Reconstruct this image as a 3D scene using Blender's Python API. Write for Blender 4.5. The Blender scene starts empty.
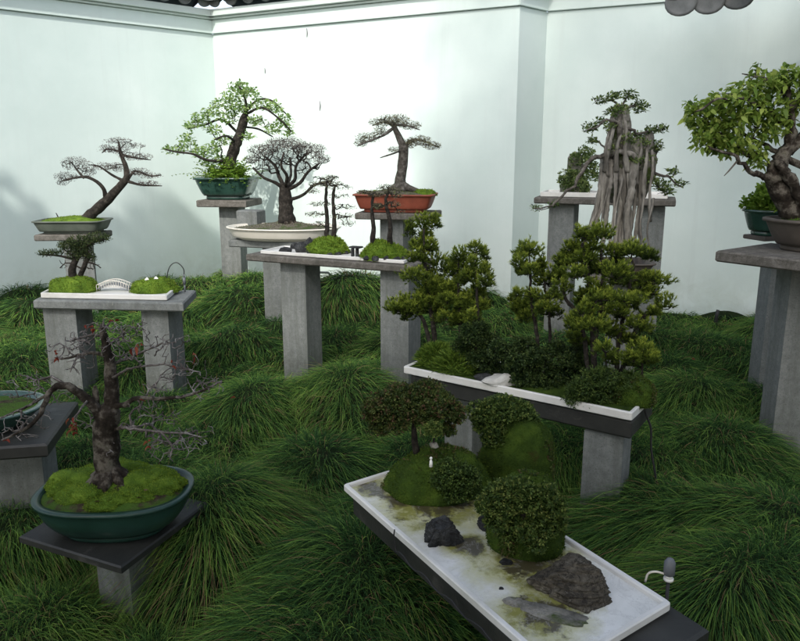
import bpy, math, random
import numpy as np

random.seed(7)
RNG = np.random.default_rng(11)
scene = bpy.context.scene
COL = scene.collection

# ------------------------------------------------------------------ camera frame
F_PX, CX, CY, CAM_H, PITCH = 740.0, 400.0, 320.5, 1.6, math.radians(13.0)
SP, CP = math.sin(PITCH), math.cos(PITCH)
CAM = np.array([0.0, 0.0, CAM_H])


def ray(u, v):
    a, b = (u - CX) / F_PX, (CY - v) / F_PX
    return np.array([a, CP + b * SP, -SP + b * CP])


def at_z(u, v, z):
    d = ray(u, v)
    return CAM + d * ((z - CAM_H) / d[2])


def at_y(u, v, y):
    d = ray(u, v)
    return CAM + d * (y / d[1])


def unit(a):
    a = np.asarray(a, float)
    n = np.linalg.norm(a, axis=-1, keepdims=True)
    return a / np.maximum(n, 1e-9)


_nk = {}


def fbm(P, freq, seed=0, octv=3):
    """cheap smooth noise, roughly -1..1"""
    P = np.asarray(P, float)
    out = np.zeros(P.shape[:-1])
    amp = 1.0
    for o in range(octv):
        key = (seed, o, P.shape[-1])
        if key not in _nk:
            r = np.random.default_rng(seed * 101 + o + 5)
            _nk[key] = (unit(r.normal(size=(6, P.shape[-1]))) * r.uniform(.7, 1.4, (6, 1)), r.uniform(0, 6.28, 6))
        K, ph = _nk[key]
        out += amp * np.sin(P @ (K.T * freq) * 1.0 + ph).sum(-1) / 3.2
        amp *= .5
        freq *= 2.05
    return out / 1.6


# ------------------------------------------------------------------ mesh building
class MB:
    def __init__(self):
        self.V, self.Q, self.T, self.A, self.n = [], [], [], [], 0

    def add(self, V, Q=None, T=None, tint=.5):
        V = np.asarray(V, float).reshape(-1, 3)
        if Q is not None and len(Q):
            self.Q.append(np.asarray(Q, int).reshape(-1, 4) + self.n)
        if T is not None and len(T):
            self.T.append(np.asarray(T, int).reshape(-1, 3) + self.n)
        t = np.asarray(tint, float)
        self.A.append(np.full(len(V), float(t)) if t.ndim == 0 else t.reshape(-1))
        self.V.append(V)
        self.n += len(V)

    def build(self, name, mat, parent=None, smooth=True):
        V = np.concatenate(self.V)
        org = np.zeros(3)
        if parent is not None:
            o = parent
            while o is not None:
                org += np.array(o.location)
                o = o.parent
        V = V - org
        Q = np.concatenate(self.Q) if self.Q else np.zeros((0, 4), int)
        T = np.concatenate(self.T) if self.T else np.zeros((0, 3), int)
        me = bpy.data.meshes.new(name)
        me.vertices.add(len(V))
        me.vertices.foreach_set('co', V.astype(np.float32).ravel())
        idx = np.concatenate([Q.ravel(), T.ravel()]).astype(np.int32)
        me.loops.add(len(idx))
        me.loops.foreach_set('vertex_index', idx)
        st = np.concatenate([np.arange(len(Q)) * 4, len(Q) * 4 + np.arange(len(T)) * 3]).astype(np.int32)
        me.polygons.add(len(st))
        me.polygons.foreach_set('loop_start', st)
        me.polygons.foreach_set('use_smooth', np.full(len(st), smooth))
        me.update(calc_edges=True)
        at = me.attributes.new('tint', 'FLOAT', 'POINT')
        at.data.foreach_set('value', np.concatenate(self.A).astype(np.float32))
        me.materials.append(mat)
        ob = bpy.data.objects.new(name, me)
        COL.objects.link(ob)
        ob.parent = parent
        return ob


def loft(mb, rings, cap0=True, cap1=True, tint=.5):
    R = np.array(rings)
    m, n = R.shape[:2]
    i, j = np.meshgrid(np.arange(m - 1), np.arange(n), indexing='ij')
    a, b = i * n + j, i * n + (j + 1) % n
    Q = np.stack([a, b, b + n, a + n], -1).reshape(-1, 4)
    V, T = [R.reshape(-1, 3)], []
    k = m * n
    for on, r, off, fl in ((cap0, R[0], 0, 1), (cap1, R[-1], (m - 1) * n, 0)):
        if on:
            V.append(r.mean(0)[None])
            for q in range(n):
                t = [k, off + q, off + (q + 1) % n]
                T.append(t[::-1] if fl else t)
            k += 1
    mb.add(np.concatenate(V), Q, T, tint)


def ccw(p):
    p = np.asarray(p, float)[:, :2]
    x, y = p[:, 0], p[:, 1]
    return p if (x * np.roll(y, -1) - y * np.roll(x, -1)).sum() > 0 else p[::-1]


def inset(poly, d):
    p = ccw(poly)
    out = []
    for i in range(len(p)):
        a, b, c = p[i - 1], p[i], p[(i + 1) % len(p)]
        n1 = unit(np.array([-(b - a)[1], (b - a)[0]]))
        n2 = unit(np.array([-(c - b)[1], (c - b)[0]]))
        out.append(b + (n1 + n2) * d / max(.2, 1 + n1 @ n2))
    return np.array(out)


def round_poly(poly, r, k=4):
    p = ccw(poly)
    out = []
    for i in range(len(p)):
        a, b, c = p[i - 1], p[i], p[(i + 1) % len(p)]
        s, e = b + unit(a - b) * r, b + unit(c - b) * r
        for t in np.linspace(0, 1, k + 1):
            out.append((1 - t) ** 2 * s + 2 * t * (1 - t) * b + t * t * e)
    return np.array(out)


def ring(p, z):
    return np.column_stack([p, np.full(len(p), z)])


def prism(mb, poly, z0, z1, bev=.006, tint=.5):
    """upright prism with chamfered top and bottom edges; separate verts per band so that edges stay crisp"""
    p = ccw(poly)
    pi = inset(p, bev)
    rs = [ring(pi, z0), ring(p, z0 + bev), ring(p, z1 - bev), ring(pi, z1)]
    # weathered slabs: split long sides so that they can be roughened a little
    loft(mb, rs, True, True, tint)


def rect(cx, cy, w, d, ang):
    c, s = math.cos(ang), math.sin(ang)
    return np.array([[cx + x * c - y * s, cy + x * s + y * c] for x, y in
                     ((-w / 2, -d / 2), (w / 2, -d / 2), (w / 2, d / 2), (-w / 2, d / 2))])


def superell(a, b, n, ang, c, k=56):
    t = np.linspace(0, 2 * math.pi, k, endpoint=False)
    ct, st = np.cos(t), np.sin(t)
    x = a * np.sign(ct) * np.abs(ct) ** (2 / n)
    y = b * np.sign(st) * np.abs(st) ** (2 / n)
    ca, sa = math.cos(ang), math.sin(ang)
    return np.column_stack([c[0] + x * ca - y * sa, c[1] + x * sa + y * ca])


def catmull(P, m):
    P = np.asarray(P, float)
    if len(P) < 3:
        t = np.linspace(0, 1, m)[:, None]
        return P[0] * (1 - t) + P[-1] * t
    Q = np.vstack([2 * P[0] - P[1], P, 2 * P[-1] - P[-2]])
    out = []
    for s in np.linspace(0, len(P) - 1 - 1e-6, m):
        i = int(s)
        t = s - i
        a, b, c, d = Q[i:i + 4]
        out.append(.5 * (2 * b + (c - a) * t + (2 * a - 5 * b + 4 * c - d) * t * t + (3 * b - a - 3 * c + d) * t ** 3))
    return np.array(out)


def tube(mb, P, R, k=6, rough=0., tint=.5, seed=1):
    P = np.asarray(P, float)
    m = len(P)
    R = np.broadcast_to(np.asarray(R, float), (m,)).copy()
    T = unit(np.gradient(P, axis=0)) if m > 2 else np.repeat(unit(P[-1] - P[0])[None], m, 0)
    ref = np.array([.31, .22, .93]) if abs(T[0] @ np.array([.31, .22, .93])) < .9 else np.array([1., 0, 0])
    X = unit(np.cross(T[0], ref))
    rings = []
    th = np.linspace(0, 2 * math.pi, k, endpoint=False)
    for i in range(m):
        X = unit(X - T[i] * (X @ T[i]))
        Y = np.cross(T[i], X)
        d = np.cos(th)[:, None] * X + np.sin(th)[:, None] * Y
        r = R[i]
        pts = P[i] + d * r
        if rough:
            nz = fbm(np.column_stack([np.cos(th) * 1.6, np.sin(th) * 1.6, np.full(k, i * .35)]), 1.5, seed) + .6 * fbm(pts / max(r, 1e-4), .9, seed + 1, 2)
            pts = P[i] + d * (r * (1 + rough * nz))[:, None]
        rings.append(pts)
    loft(mb, rings, True, True, tint)


def leaves(mb, P, D, L, W, tint, fold=.25, tipt=None, droop=0.):
    P = np.asarray(P, float)
    n = len(P)
    D = unit(D)
    L = np.broadcast_to(L, (n,))[:, None]
    W = np.broadcast_to(W, (n,))[:, None]
    r = unit(RNG.normal(size=(n, 3)))
    S = unit(np.cross(D, r))
    N = np.cross(S, D)
    mid = P + D * L * .45
    tip = P + D * L
    tip[:, 2] -= (L * droop)[:, 0]
    V = np.stack([P, mid + S * W / 2 + N * W * fold, tip, mid - S * W / 2 + N * W * fold], 1).reshape(-1, 3)
    b = np.arange(n)[:, None] * 4
    T = np.concatenate([b + [0, 1, 2], b + [0, 2, 3]])
    t = np.broadcast_to(tint, (n,))
    tt = t if tipt is None else np.broadcast_to(tipt, (n,))
    A = np.stack([t, (t + tt) / 2, tt, (t + tt) / 2], 1).ravel()
    mb.add(V, None, T, A)


def leaves6(mb, P, D, L, W, tint, up=None, fold=.18, droop=.15):
    """broad pointed leaf: two bent quads either side of the midrib"""
    P = np.asarray(P, float)
    n = len(P)
    D = unit(D)
    L = np.broadcast_to(L, (n,))[:, None]
    W = np.broadcast_to(W, (n,))[:, None]
    u = unit((np.array([0, 0, 1.]) if up is None else up) + RNG.normal(size=(n, 3)) * .45)
    S = unit(np.cross(D, u))
    N = np.cross(S, D)
    dz = np.array([0, 0, 1.])
    V = np.stack([P, P + D * L * .3 + S * W * .45 + N * W * fold, P + D * L * .66 + S * W * .36 + N * W * fold - dz * L * droop * .4,
                  P + D * L - dz * L * droop, P + D * L * .66 - S * W * .36 + N * W * fold - dz * L * droop * .4,
                  P + D * L * .3 - S * W * .45 + N * W * fold, P + D * L * .5 - dz * L * droop * .2], 1).reshape(-1, 3)
    b = np.arange(n)[:, None] * 7
    Q = np.concatenate([b + [0, 1, 2, 6], b + [6, 2, 3, 4], b + [0, 6, 4, 5]])
    mb.add(V, Q, None, np.repeat(np.broadcast_to(tint, (n,)), 7))


def sph_dirs(n, zmin=-1.):
    z = RNG.uniform(zmin, 1, n)
    a = RNG.uniform(0, 2 * math.pi, n)
    s = np.sqrt(1 - z * z)
    return np.column_stack([s * np.cos(a), s * np.sin(a), z])


def blob(mb, c, rad, seed=0, amp=.15, freq=2., nu=36, nv=20, zmin=-1., facets=0, tint=.5, flat=0.):
    """displaced ellipsoid; facets>0 chops it with random planes into a rock"""
    th = np.linspace(0, 2 * math.pi, nu, endpoint=False)
    ph = np.linspace(-math.pi / 2 * .999, math.pi / 2 * .999, nv)
    D = np.array([[(math.cos(p) * math.cos(t), math.cos(p) * math.sin(t), math.sin(p)) for t in th] for p in ph])
    r = np.ones(D.shape[:2])
    if facets:
        g = np.random.default_rng(seed + 77)
        n = unit(g.normal(size=(facets, 3)))
        dd = g.uniform(.72, 1., facets)
        dt = D @ n.T
        r = np.min(np.where(dt > .05, dd / np.maximum(dt, .05), 9), -1)
        r = np.minimum(r, 1.25)
    r = r * (1 + amp * fbm(D, freq, seed))
    P = np.asarray(c) + D * r[..., None] * np.asarray(rad)
    P[..., 2] = np.maximum(P[..., 2], c[2] + zmin * rad[2])
    loft(mb, P, True, True, tint)


# ------------------------------------------------------------------ materials
MATS = {}


def nodes(name):
    m = bpy.data.materials.new(name)
    m.use_nodes = True
    nt = m.node_tree
    nt.nodes.clear()
    out = nt.nodes.new('ShaderNodeOutputMaterial')
    MATS[name] = m
    return m, nt, out


def L_(nt, a, b):
    nt.links.new(a, b)


def ramp(nt, fac, stops):
    r = nt.nodes.new('ShaderNodeValToRGB')
    e = r.color_ramp.elements
    while len(e) < len(stops):
        e.new(.5)
    for q, (p, c) in zip(e, stops):
        q.position = p
        q.color = (*c, 1) if len(c) == 3 else c
    L_(nt, fac, r.inputs[0])
    return r.outputs[0]


def noise(nt, scale, detail=5, rough=.6, stretch=None, dist=0.):
    tc = nt.nodes.new('ShaderNodeTexCoord')
    n = nt.nodes.new('ShaderNodeTexNoise')
    n.inputs['Scale'].default_value = scale
    n.inputs['Detail'].default_value = detail
    n.inputs['Roughness'].default_value = rough
    n.inputs['Distortion'].default_value = dist
    if stretch:
        mp = nt.nodes.new('ShaderNodeMapping')
        mp.inputs['Scale'].default_value = stretch
        L_(nt, tc.outputs['Object'], mp.inputs[0])
        L_(nt, mp.outputs[0], n.inputs['Vector'])
    else:
        L_(nt, tc.outputs['Object'], n.inputs['Vector'])
    return n.outputs[0]


def mixc(nt, fac, a, b, mode='MIX'):
    m = nt.nodes.new('ShaderNodeMix')
    m.data_type = 'RGBA'
    m.blend_type = mode
    for s, x in ((0, fac), (6, a), (7, b)):
        if isinstance(x, (int, float)):
            m.inputs[s].default_value = x
        elif isinstance(x, tuple):
            m.inputs[s].default_value = (*x, 1)
        else:
            L_(nt, x, m.inputs[s])
    return m.outputs[2]


def solid(name, stops, scale=8., rough=.7, bump=.3, bscale=None, bdist=.004, spec=.4, stretch=None, coat=0., detail=6, spots=None):
    m, nt, out = nodes(name)
    b = nt.nodes.new('ShaderNodeBsdfPrincipled')
    b.inputs['Roughness'].default_value = rough
    b.inputs['Specular IOR Level'].default_value = spec
    if coat:
        b.inputs['Coat Weight'].default_value = coat
        b.inputs['Coat Roughness'].default_value = .12
    col = ramp(nt, noise(nt, scale, detail, .62, stretch), stops)
    if spots:
        sc, lo, hi, c = spots
        f = ramp(nt, noise(nt, sc, 6, .65, None, .4), [(lo, (0, 0, 0)), (hi, (1, 1, 1))])
        col = mixc(nt, f, col, c)
    L_(nt, col, b.inputs['Base Color'])
    if bump:
        bp = nt.nodes.new('ShaderNodeBump')
        bp.inputs['Strength'].default_value = bump
        bp.inputs['Distance'].default_value = bdist
        L_(nt, noise(nt, bscale or scale * 4, 6, .65, stretch), bp.inputs['Height'])
        L_(nt, bp.outputs[0], b.inputs['Normal'])
    L_(nt, b.outputs[0], out.inputs[0])
    return m


def leafmat(name, stops, trans=.25, rough=.5, spec=.3):
    m, nt, out = nodes(name)
    a = nt.nodes.new('ShaderNodeAttribute')
    a.attribute_name = 'tint'
    col = ramp(nt, a.outputs['Fac'], stops)
    b = nt.nodes.new('ShaderNodeBsdfPrincipled')
    b.inputs['Roughness'].default_value = rough
    b.inputs['Specular IOR Level'].default_value = spec * .55
    L_(nt, col, b.inputs['Base Color'])
    t = nt.nodes.new('ShaderNodeBsdfTranslucent')
    L_(nt, col, t.inputs['Color'])
    mx = nt.nodes.new('ShaderNodeMixShader')
    mx.inputs[0].default_value = trans
    L_(nt, b.outputs[0], mx.inputs[1])
    L_(nt, t.outputs[0], mx.inputs[2])
    L_(nt, mx.outputs[0], out.inputs[0])
    return m


def plaster():
    m, nt, out = nodes('plaster')
    b = nt.nodes.new('ShaderNodeBsdfPrincipled')
    b.inputs['Roughness'].default_value = .85
    b.inputs['Specular IOR Level'].default_value = .2
    col = ramp(nt, noise(nt, .9, 7, .62), [(.3, (.52, .615, .585)), (.55, (.58, .668, .638)), (.7, (.62, .70, .673))])
    st = ramp(nt, noise(nt, 3.2, 7, .7, (3.5, 3.5, .16)), [(.52, (0, 0, 0)), (.74, (.55, .55, .55))])
    col = mixc(nt, st, col, (.53, .605, .58))
    tc = nt.nodes.new('ShaderNodeTexCoord')
    sx = nt.nodes.new('ShaderNodeSeparateXYZ')
    L_(nt, tc.outputs['Object'], sx.inputs[0])
    lo = ramp(nt, sx.outputs['Z'], [(.0, (1, 1, 1)), (.12, (.8, .8, .8)), (.55, (0, 0, 0))])
    nz = ramp(nt, noise(nt, 4.5, 8, .7, None, .5), [(.38, (0, 0, 0)), (.66, (.8, .8, .8))])
    mu = nt.nodes.new('ShaderNodeMath'); mu.operation = 'MULTIPLY'
    L_(nt, lo, mu.inputs[0]); L_(nt, nz, mu.inputs[1])
    col = mixc(nt, mu.outputs[0], col, (.40, .46, .40))
    L_(nt, col, b.inputs['Base Color'])
    bp = nt.nodes.new('ShaderNodeBump')
    bp.inputs['Strength'].default_value = .2
    bp.inputs['Distance'].default_value = .004
    L_(nt, noise(nt, 22, 7, .65), bp.inputs['Height'])
    L_(nt, bp.outputs[0], b.inputs['Normal'])
    L_(nt, b.outputs[0], out.inputs[0])
    return m


def concrete(name, stops, dark, streak):
    """cast concrete: fine grain and pits, drip streaks down the sides, a few lichen spots"""
    m, nt, out = nodes(name)
    b = nt.nodes.new('ShaderNodeBsdfPrincipled')
    b.inputs['Roughness'].default_value = .9
    b.inputs['Specular IOR Level'].default_value = .2
    col = ramp(nt, noise(nt, 26, 9, .78), stops)
    sp = ramp(nt, noise(nt, 150, 3, .6), [(.56, (0, 0, 0)), (.66, (.6, .6, .6))])
    col = mixc(nt, sp, col, dark)
    st = ramp(nt, noise(nt, 9, 7, .7, (1.4, 1.4, .12)), [(.46, (0, 0, 0)), (.68, (.75, .75, .75))])
    col = mixc(nt, st, col, streak)
    li = ramp(nt, noise(nt, 17, 8, .75, None, .8), [(.63, (0, 0, 0)), (.70, (.7, .7, .7))])
    col = mixc(nt, li, col, (.30, .31, .28))
    tc = nt.nodes.new('ShaderNodeTexCoord')
    sx = nt.nodes.new('ShaderNodeSeparateXYZ')
    L_(nt, tc.outputs['Object'], sx.inputs[0])
    ft = ramp(nt, sx.outputs['Z'], [(.10, (1, 1, 1)), (.55, (0, 0, 0))])
    gm = ramp(nt, noise(nt, 11, 8, .75, (1, 1, .35)), [(.36, (0, 0, 0)), (.62, (.9, .9, .9))])
    mu = nt.nodes.new('ShaderNodeMath'); mu.operation = 'MULTIPLY'
    L_(nt, ft, mu.inputs[0]); L_(nt, gm, mu.inputs[1])
    col = mixc(nt, mu.outputs[0], col, (.055, .062, .042))
    L_(nt, col, b.inputs['Base Color'])
    bp = nt.nodes.new('ShaderNodeBump')
    bp.inputs['Strength'].default_value = .7
    bp.inputs['Distance'].default_value = .004
    L_(nt, noise(nt, 75, 8, .75), bp.inputs['Height'])
    L_(nt, bp.outputs[0], b.inputs['Normal'])
    L_(nt, b.outputs[0], out.inputs[0])
    return m


M_PLASTER = plaster()
M_TRIM = solid('plaster_trim', [(.3, (.50, .57, .54)), (.7, (.56, .625, .60))], 2., .8, .1, 30, .003, .25)
M_CONC = concrete('weathered_concrete', [(.3, (.120, .130, .126)), (.5, (.168, .180, .174)), (.7, (.225, .238, .230))], (.07, .076, .07), (.098, .106, .096))
M_CONC_TOP = concrete('weathered_concrete_top', [(.3, (.06, .056, .048)), (.5, (.115, .108, .095)), (.7, (.19, .18, .165))], (.04, .04, .034), (.06, .058, .05))
M_SLATE = solid('damp_dark_stone', [(.3, (.012, .013, .012)), (.7, (.031, .032, .028))], 7., .55, .4, 60, .003, .4,
                spots=(10, .58, .75, (.07, .068, .062)))
M_MARBLE = solid('white_marble', [(.3, (.46, .46, .42)), (.5, (.60, .60, .57)), (.7, (.65, .65, .63))], 4., .35, .06, 40, .002, .5)
M_CREAM = solid('cream_glaze', [(.3, (.60, .57, .49)), (.7, (.70, .67, .60))], 5., .4, .1, 30, .002, .5, spots=(14, .62, .75, (.35, .31, .24)))
M_GLAZE = solid('green_glaze', [(.3, (.012, .034, .026)), (.7, (.028, .068, .054))], 6., .25, .08, 30, .002, .5, coat=.4)
M_GLAZE_D = solid('dark_green_glaze', [(.3, (.007, .024, .018)), (.7, (.018, .050, .039))], 7., .3, .08, 30, .002, .3, coat=.08,
                  spots=(16, .62, .8, (.07, .085, .075)))
M_GREYGLAZE = solid('grey_green_glaze', [(.3, (.055, .068, .054)), (.7, (.10, .115, .095))], 8., .5, .1, 30, .002, .4)
M_TERRA = solid('red_clay', [(.3, (.15, .033, .018)), (.7, (.26, .068, .036))], 9., .6, .15, 40, .002, .4, spots=(12, .6, .75, (.30, .16, .11)))
M_BROWNPOT = solid('brown_clay', [(.3, (.045, .038, .032)), (.7, (.085, .072, .06))], 9., .6, .15, 40, .002, .4)
M_BARK_D = solid('dark_bark', [(.3, (.010, .009, .008)), (.55, (.032, .028, .023)), (.75, (.085, .077, .065))], 34., .95, 1., 80, .012, .2)
M_BARK_G = solid('grey_bark', [(.3, (.030, .027, .022)), (.5, (.085, .078, .066)), (.75, (.20, .19, .17))], 34., .95, 1., 70, .012, .2)
M_BARK_M = solid('mossy_dark_bark', [(.3, (.010, .008, .006)), (.48, (.032, .026, .020)), (.60, (.135, .122, .10)), (.75, (.04, .046, .02))], 22., .95, 1., 80, .008, .15)
M_TWIG = solid('lichen_twig', [(.3, (.05, .042, .038)), (.5, (.125, .112, .105)), (.75, (.32, .31, .295))], 18., .9, .4, 90, .002, .2)
M_ROOT = solid('pale_root_bark', [(.3, (.035, .033, .028)), (.5, (.135, .128, .112)), (.75, (.29, .28, .25))], 26., .9, .9, 60, .006, .2, stretch=(1, 1, .22))
M_MOSS = solid('moss', [(.25, (.030, .055, .008)), (.5, (.085, .15, .018)), (.75, (.16, .24, .03))], 16., .95, 1., 160, .006, .1)
M_MOSS_D = solid('dark_moss', [(.25, (.012, .022, .005)), (.5, (.030, .056, .008)), (.75, (.066, .105, .014))], 14., .95, 1., 160, .006, .1,
                 spots=(9, .62, .75, (.035, .022, .010)))
M_SOIL = solid('soil_and_litter', [(.3, (.018, .013, .009)), (.55, (.05, .036, .024)), (.72, (.10, .078, .055))], 45., .95, 1., 120, .008, .15,
               spots=(8, .42, .52, (.05, .10, .014)))
M_GRIT = solid('gritty_soil', [(.3, (.05, .045, .035)), (.55, (.12, .11, .085)), (.72, (.23, .21, .17))], 70., .95, 1., 140, .006, .15,
               spots=(6, .5, .62, (.045, .07, .02)))
M_ROCK_D = solid('dark_rock', [(.3, (.018, .019, .020)), (.55, (.045, .047, .048)), (.75, (.13, .13, .13))], 22., .75, 1., 60, .012, .35)
def craggy(name, stops, scale, moss):
    m, nt, out = nodes(name)
    b = nt.nodes.new('ShaderNodeBsdfPrincipled')
    b.inputs['Roughness'].default_value = .9
    b.inputs['Specular IOR Level'].default_value = .2
    col = ramp(nt, noise(nt, scale, 10, .78), stops)
    v = ramp(nt, noise(nt, scale * .9, 9, .72, (1, 1, 3.2), 1.2), [(.47, (0, 0, 0)), (.5, (1, 1, 1)), (.53, (0, 0, 0))])
    col = mixc(nt, v, col, (.012, .011, .009))
    w = ramp(nt, noise(nt, scale * 1.7, 9, .75, None, .6), [(.60, (0, 0, 0)), (.68, (.8, .8, .8))])
    col = mixc(nt, w, col, moss)
    L_(nt, col, b.inputs['Base Color'])
    bp = nt.nodes.new('ShaderNodeBump')
    bp.inputs['Strength'].default_value = 1.
    bp.inputs['Distance'].default_value = .012
    L_(nt, noise(nt, scale * 3, 10, .8), bp.inputs['Height'])
    L_(nt, bp.outputs[0], b.inputs['Normal'])
    L_(nt, b.outputs[0], out.inputs[0])
    return m


M_ROCK_B = craggy('brown_rock', [(.3, (.022, .019, .015)), (.5, (.10, .088, .066)), (.7, (.23, .21, .165))], 19, (.30, .29, .25))
M_ROCK_D = craggy('dark_rock', [(.3, (.012, .013, .014)), (.5, (.045, .048, .05)), (.7, (.12, .125, .125))], 30, (.26, .27, .26))
M_ROCK_M = solid('mossy_rock', [(.3, (.05, .05, .043)), (.5, (.155, .15, .13)), (.75, (.29, .28, .245))], 18., .9, 1., 45, .012, .2,
                 spots=(9, .5, .62, (.045, .066, .016)))
M_TILE = solid('grey_roof_tile', [(.3, (.085, .094, .094)), (.7, (.17, .178, .178))], 8., .8, .4, 40, .003, .3)
M_METAL = solid('dull_metal', [(.3, (.12, .13, .135)), (.7, (.2, .21, .215))], 10., .4, .1, 40, .001, .6)
M_BLACK = solid('black_plastic', [(.3, (.010, .010, .011)), (.7, (.022, .022, .023))], 10., .5, .1, 40, .001, .4)
M_GREYPL = solid('grey_plastic', [(.3, (.09, .10, .11)), (.7, (.15, .16, .17))], 10., .45, .1, 40, .001, .4)
M_WHITE = solid('white_paint', [(.3, (.62, .62, .58)), (.7, (.74, .74, .70))], 10., .6, .1, 40, .001, .4)
M_GROUND = solid('ground_earth', [(.3, (.008, .012, .006)), (.6, (.018, .030, .010)), (.8, (.030, .045, .014))], 6., .95, 1., 40, .02, .1)
M_DOOR = solid('dark_timber', [(.3, (.03, .022, .016)), (.7, (.06, .045, .032))], 8., .7, .3, 40, .003, .3)

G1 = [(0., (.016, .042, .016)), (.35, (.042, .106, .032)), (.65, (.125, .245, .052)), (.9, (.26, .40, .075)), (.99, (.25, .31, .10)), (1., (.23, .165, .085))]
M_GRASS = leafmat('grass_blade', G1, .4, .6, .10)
M_FUZZ = leafmat('moss_fuzz', [(0., (.050, .095, .010)), (.5, (.13, .21, .022)), (1., (.23, .31, .045))], .3, .8, .1)
M_FUZZ_D = leafmat('dark_moss_fuzz', [(0., (.014, .028, .005)), (.5, (.040, .074, .010)), (1., (.095, .14, .020))], .3, .8, .1)
M_LIGHTLEAF = leafmat('light_leaf', [(0., (.10, .19, .05)), (.5, (.22, .34, .10)), (1., (.36, .46, .19))], .5, .5, .3)
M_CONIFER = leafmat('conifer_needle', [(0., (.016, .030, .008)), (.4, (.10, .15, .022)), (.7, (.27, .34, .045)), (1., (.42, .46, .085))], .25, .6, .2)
M_AZALEA = leafmat('azalea_leaf', [(0., (.020, .034, .010)), (.4, (.040, .066, .016)), (.72, (.085, .11, .026)), (.9, (.095, .075, .034)), (1., (.10, .055, .034))], .2, .5, .3)
M_AZALEA_G = leafmat('green_azalea_leaf', [(0., (.022, .044, .012)), (.5, (.058, .10, .022)), (.85, (.12, .165, .038)), (1., (.19, .22, .06))], .2, .5, .3)
M_DARKLEAF = leafmat('dark_shrub_leaf', [(0., (.010, .022, .007)), (.5, (.030, .056, .016)), (1., (.075, .11, .03))], .2, .5, .3)
M_BIGLEAF = leafmat('broad_leaf', [(0., (.085, .155, .028)), (.5, (.22, .32, .055)), (1., (.40, .48, .12))], .5, .45, .35)
M_SMALLLEAF = leafmat('small_leaf', [(0., (.034, .064, .018)), (.5, (.095, .15, .044)), (1., (.20, .25, .085))], .3, .5, .3)
M_NEEDLE_G = leafmat('grey_needle', [(0., (.075, .068, .055)), (.5, (.15, .145, .10)), (1., (.26, .26, .14))], .25, .7, .2)
M_DRYTWIG = leafmat('bare_twig_haze', [(0., (.045, .038, .035)), (.5, (.095, .08, .072)), (1., (.17, .145, .125))], .1, .8, .2)
M_JUNIPER = leafmat('juniper_needle', [(0., (.018, .032, .014)), (.5, (.040, .062, .024)), (1., (.085, .105, .035))], .2, .7, .2)
M_RED = leafmat('dry_red_leaf', [(0., (.10, .022, .015)), (.5, (.24, .05, .032)), (1., (.32, .11, .06))], .3, .6, .2)
M_FERN = leafmat('fern_leaf', [(0., (.055, .11, .012)), (.5, (.12, .22, .024)), (1., (.22, .32, .05))], .35, .5, .3)
M_TUFT = leafmat('yellow_green_blade', [(0., (.036, .075, .012)), (.5, (.11, .19, .028)), (1., (.24, .32, .05))], .3, .5, .3)

def stained_marble(spots):
    """white marble with algae and silt round the islets; spots: (x, y, radius) in the tray's own frame"""
    m, nt, out = nodes('stained_marble')
    b = nt.nodes.new('ShaderNodeBsdfPrincipled')
    b.inputs['Roughness'].default_value = .28
    base = ramp(nt, noise(nt, 6., 8, .7), [(.3, (.50, .51, .48)), (.55, (.63, .64, .61)), (.7, (.68, .685, .66))])
    tc = nt.nodes.new('ShaderNodeTexCoord')
    last = None
    for x, y, r in spots:
        d = nt.nodes.new('ShaderNodeVectorMath'); d.operation = 'DISTANCE'
        L_(nt, tc.outputs['Object'], d.inputs[0]); d.inputs[1].default_value = (x, y, .014)
        q = nt.nodes.new('ShaderNodeMath'); q.operation = 'DIVIDE'; q.inputs[1].default_value = r
        L_(nt, d.outputs['Value'], q.inputs[0])
        if last is None:
            last = q.outputs[0]
        else:
            mn = nt.nodes.new('ShaderNodeMath'); mn.operation = 'MINIMUM'
            L_(nt, last, mn.inputs[0]); L_(nt, q.outputs[0], mn.inputs[1])
            last = mn.outputs[0]

    def mask(scale, gain, lo, hi):
        n = noise(nt, scale, 8, .72)
        a = nt.nodes.new('ShaderNodeMath'); a.operation = 'MULTIPLY_ADD'
        L_(nt, n, a.inputs[0]); a.inputs[1].default_value = gain; L_(nt, last, a.inputs[2])
        return ramp(nt, a.outputs[0], [(lo, (1, 1, 1)), (hi, (0, 0, 0))])
    # a.out = distance/r + gain*noise ; ramp input is clamped to 0..1, so scale it down
    def scaled(scale, gain, lo, hi):
        n = noise(nt, scale, 8, .72)
        a = nt.nodes.new('ShaderNodeMath'); a.operation = 'MULTIPLY_ADD'
        L_(nt, n, a.inputs[0]); a.inputs[1].default_value = gain; L_(nt, last, a.inputs[2])
        h = nt.nodes.new('ShaderNodeMath'); h.operation = 'MULTIPLY'; h.inputs[1].default_value = .25
        L_(nt, a.outputs[0], h.inputs[0])
        return ramp(nt, h.outputs[0], [(lo / 4, (1, 1, 1)), (hi / 4, (0, 0, 0))])
    c = mixc(nt, scaled(7, 1.9, 1.75, 2.3), base, (.42, .42, .25))
    c = mixc(nt, scaled(15, 2.3, 1.70, 2.0), c, (.20, .20, .055))
    c = mixc(nt, scaled(21, 2.5, 1.62, 1.86), c, (.06, .052, .026))
    vn = ramp(nt, noise(nt, 5.5, 9, .7, None, 1.6), [(.485, (0, 0, 0)), (.5, (.45, .45, .45)), (.515, (0, 0, 0))])
    c = mixc(nt, vn, c, (.36, .36, .35))
    gt = ramp(nt, noise(nt, 160, 3, .6), [(.69, (0, 0, 0)), (.74, (.8, .8, .8))])
    c = mixc(nt, gt, c, (.12, .11, .08))
    L_(nt, c, b.inputs['Base Color'])
    L_(nt, b.outputs[0], out.inputs[0])
    return m


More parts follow.
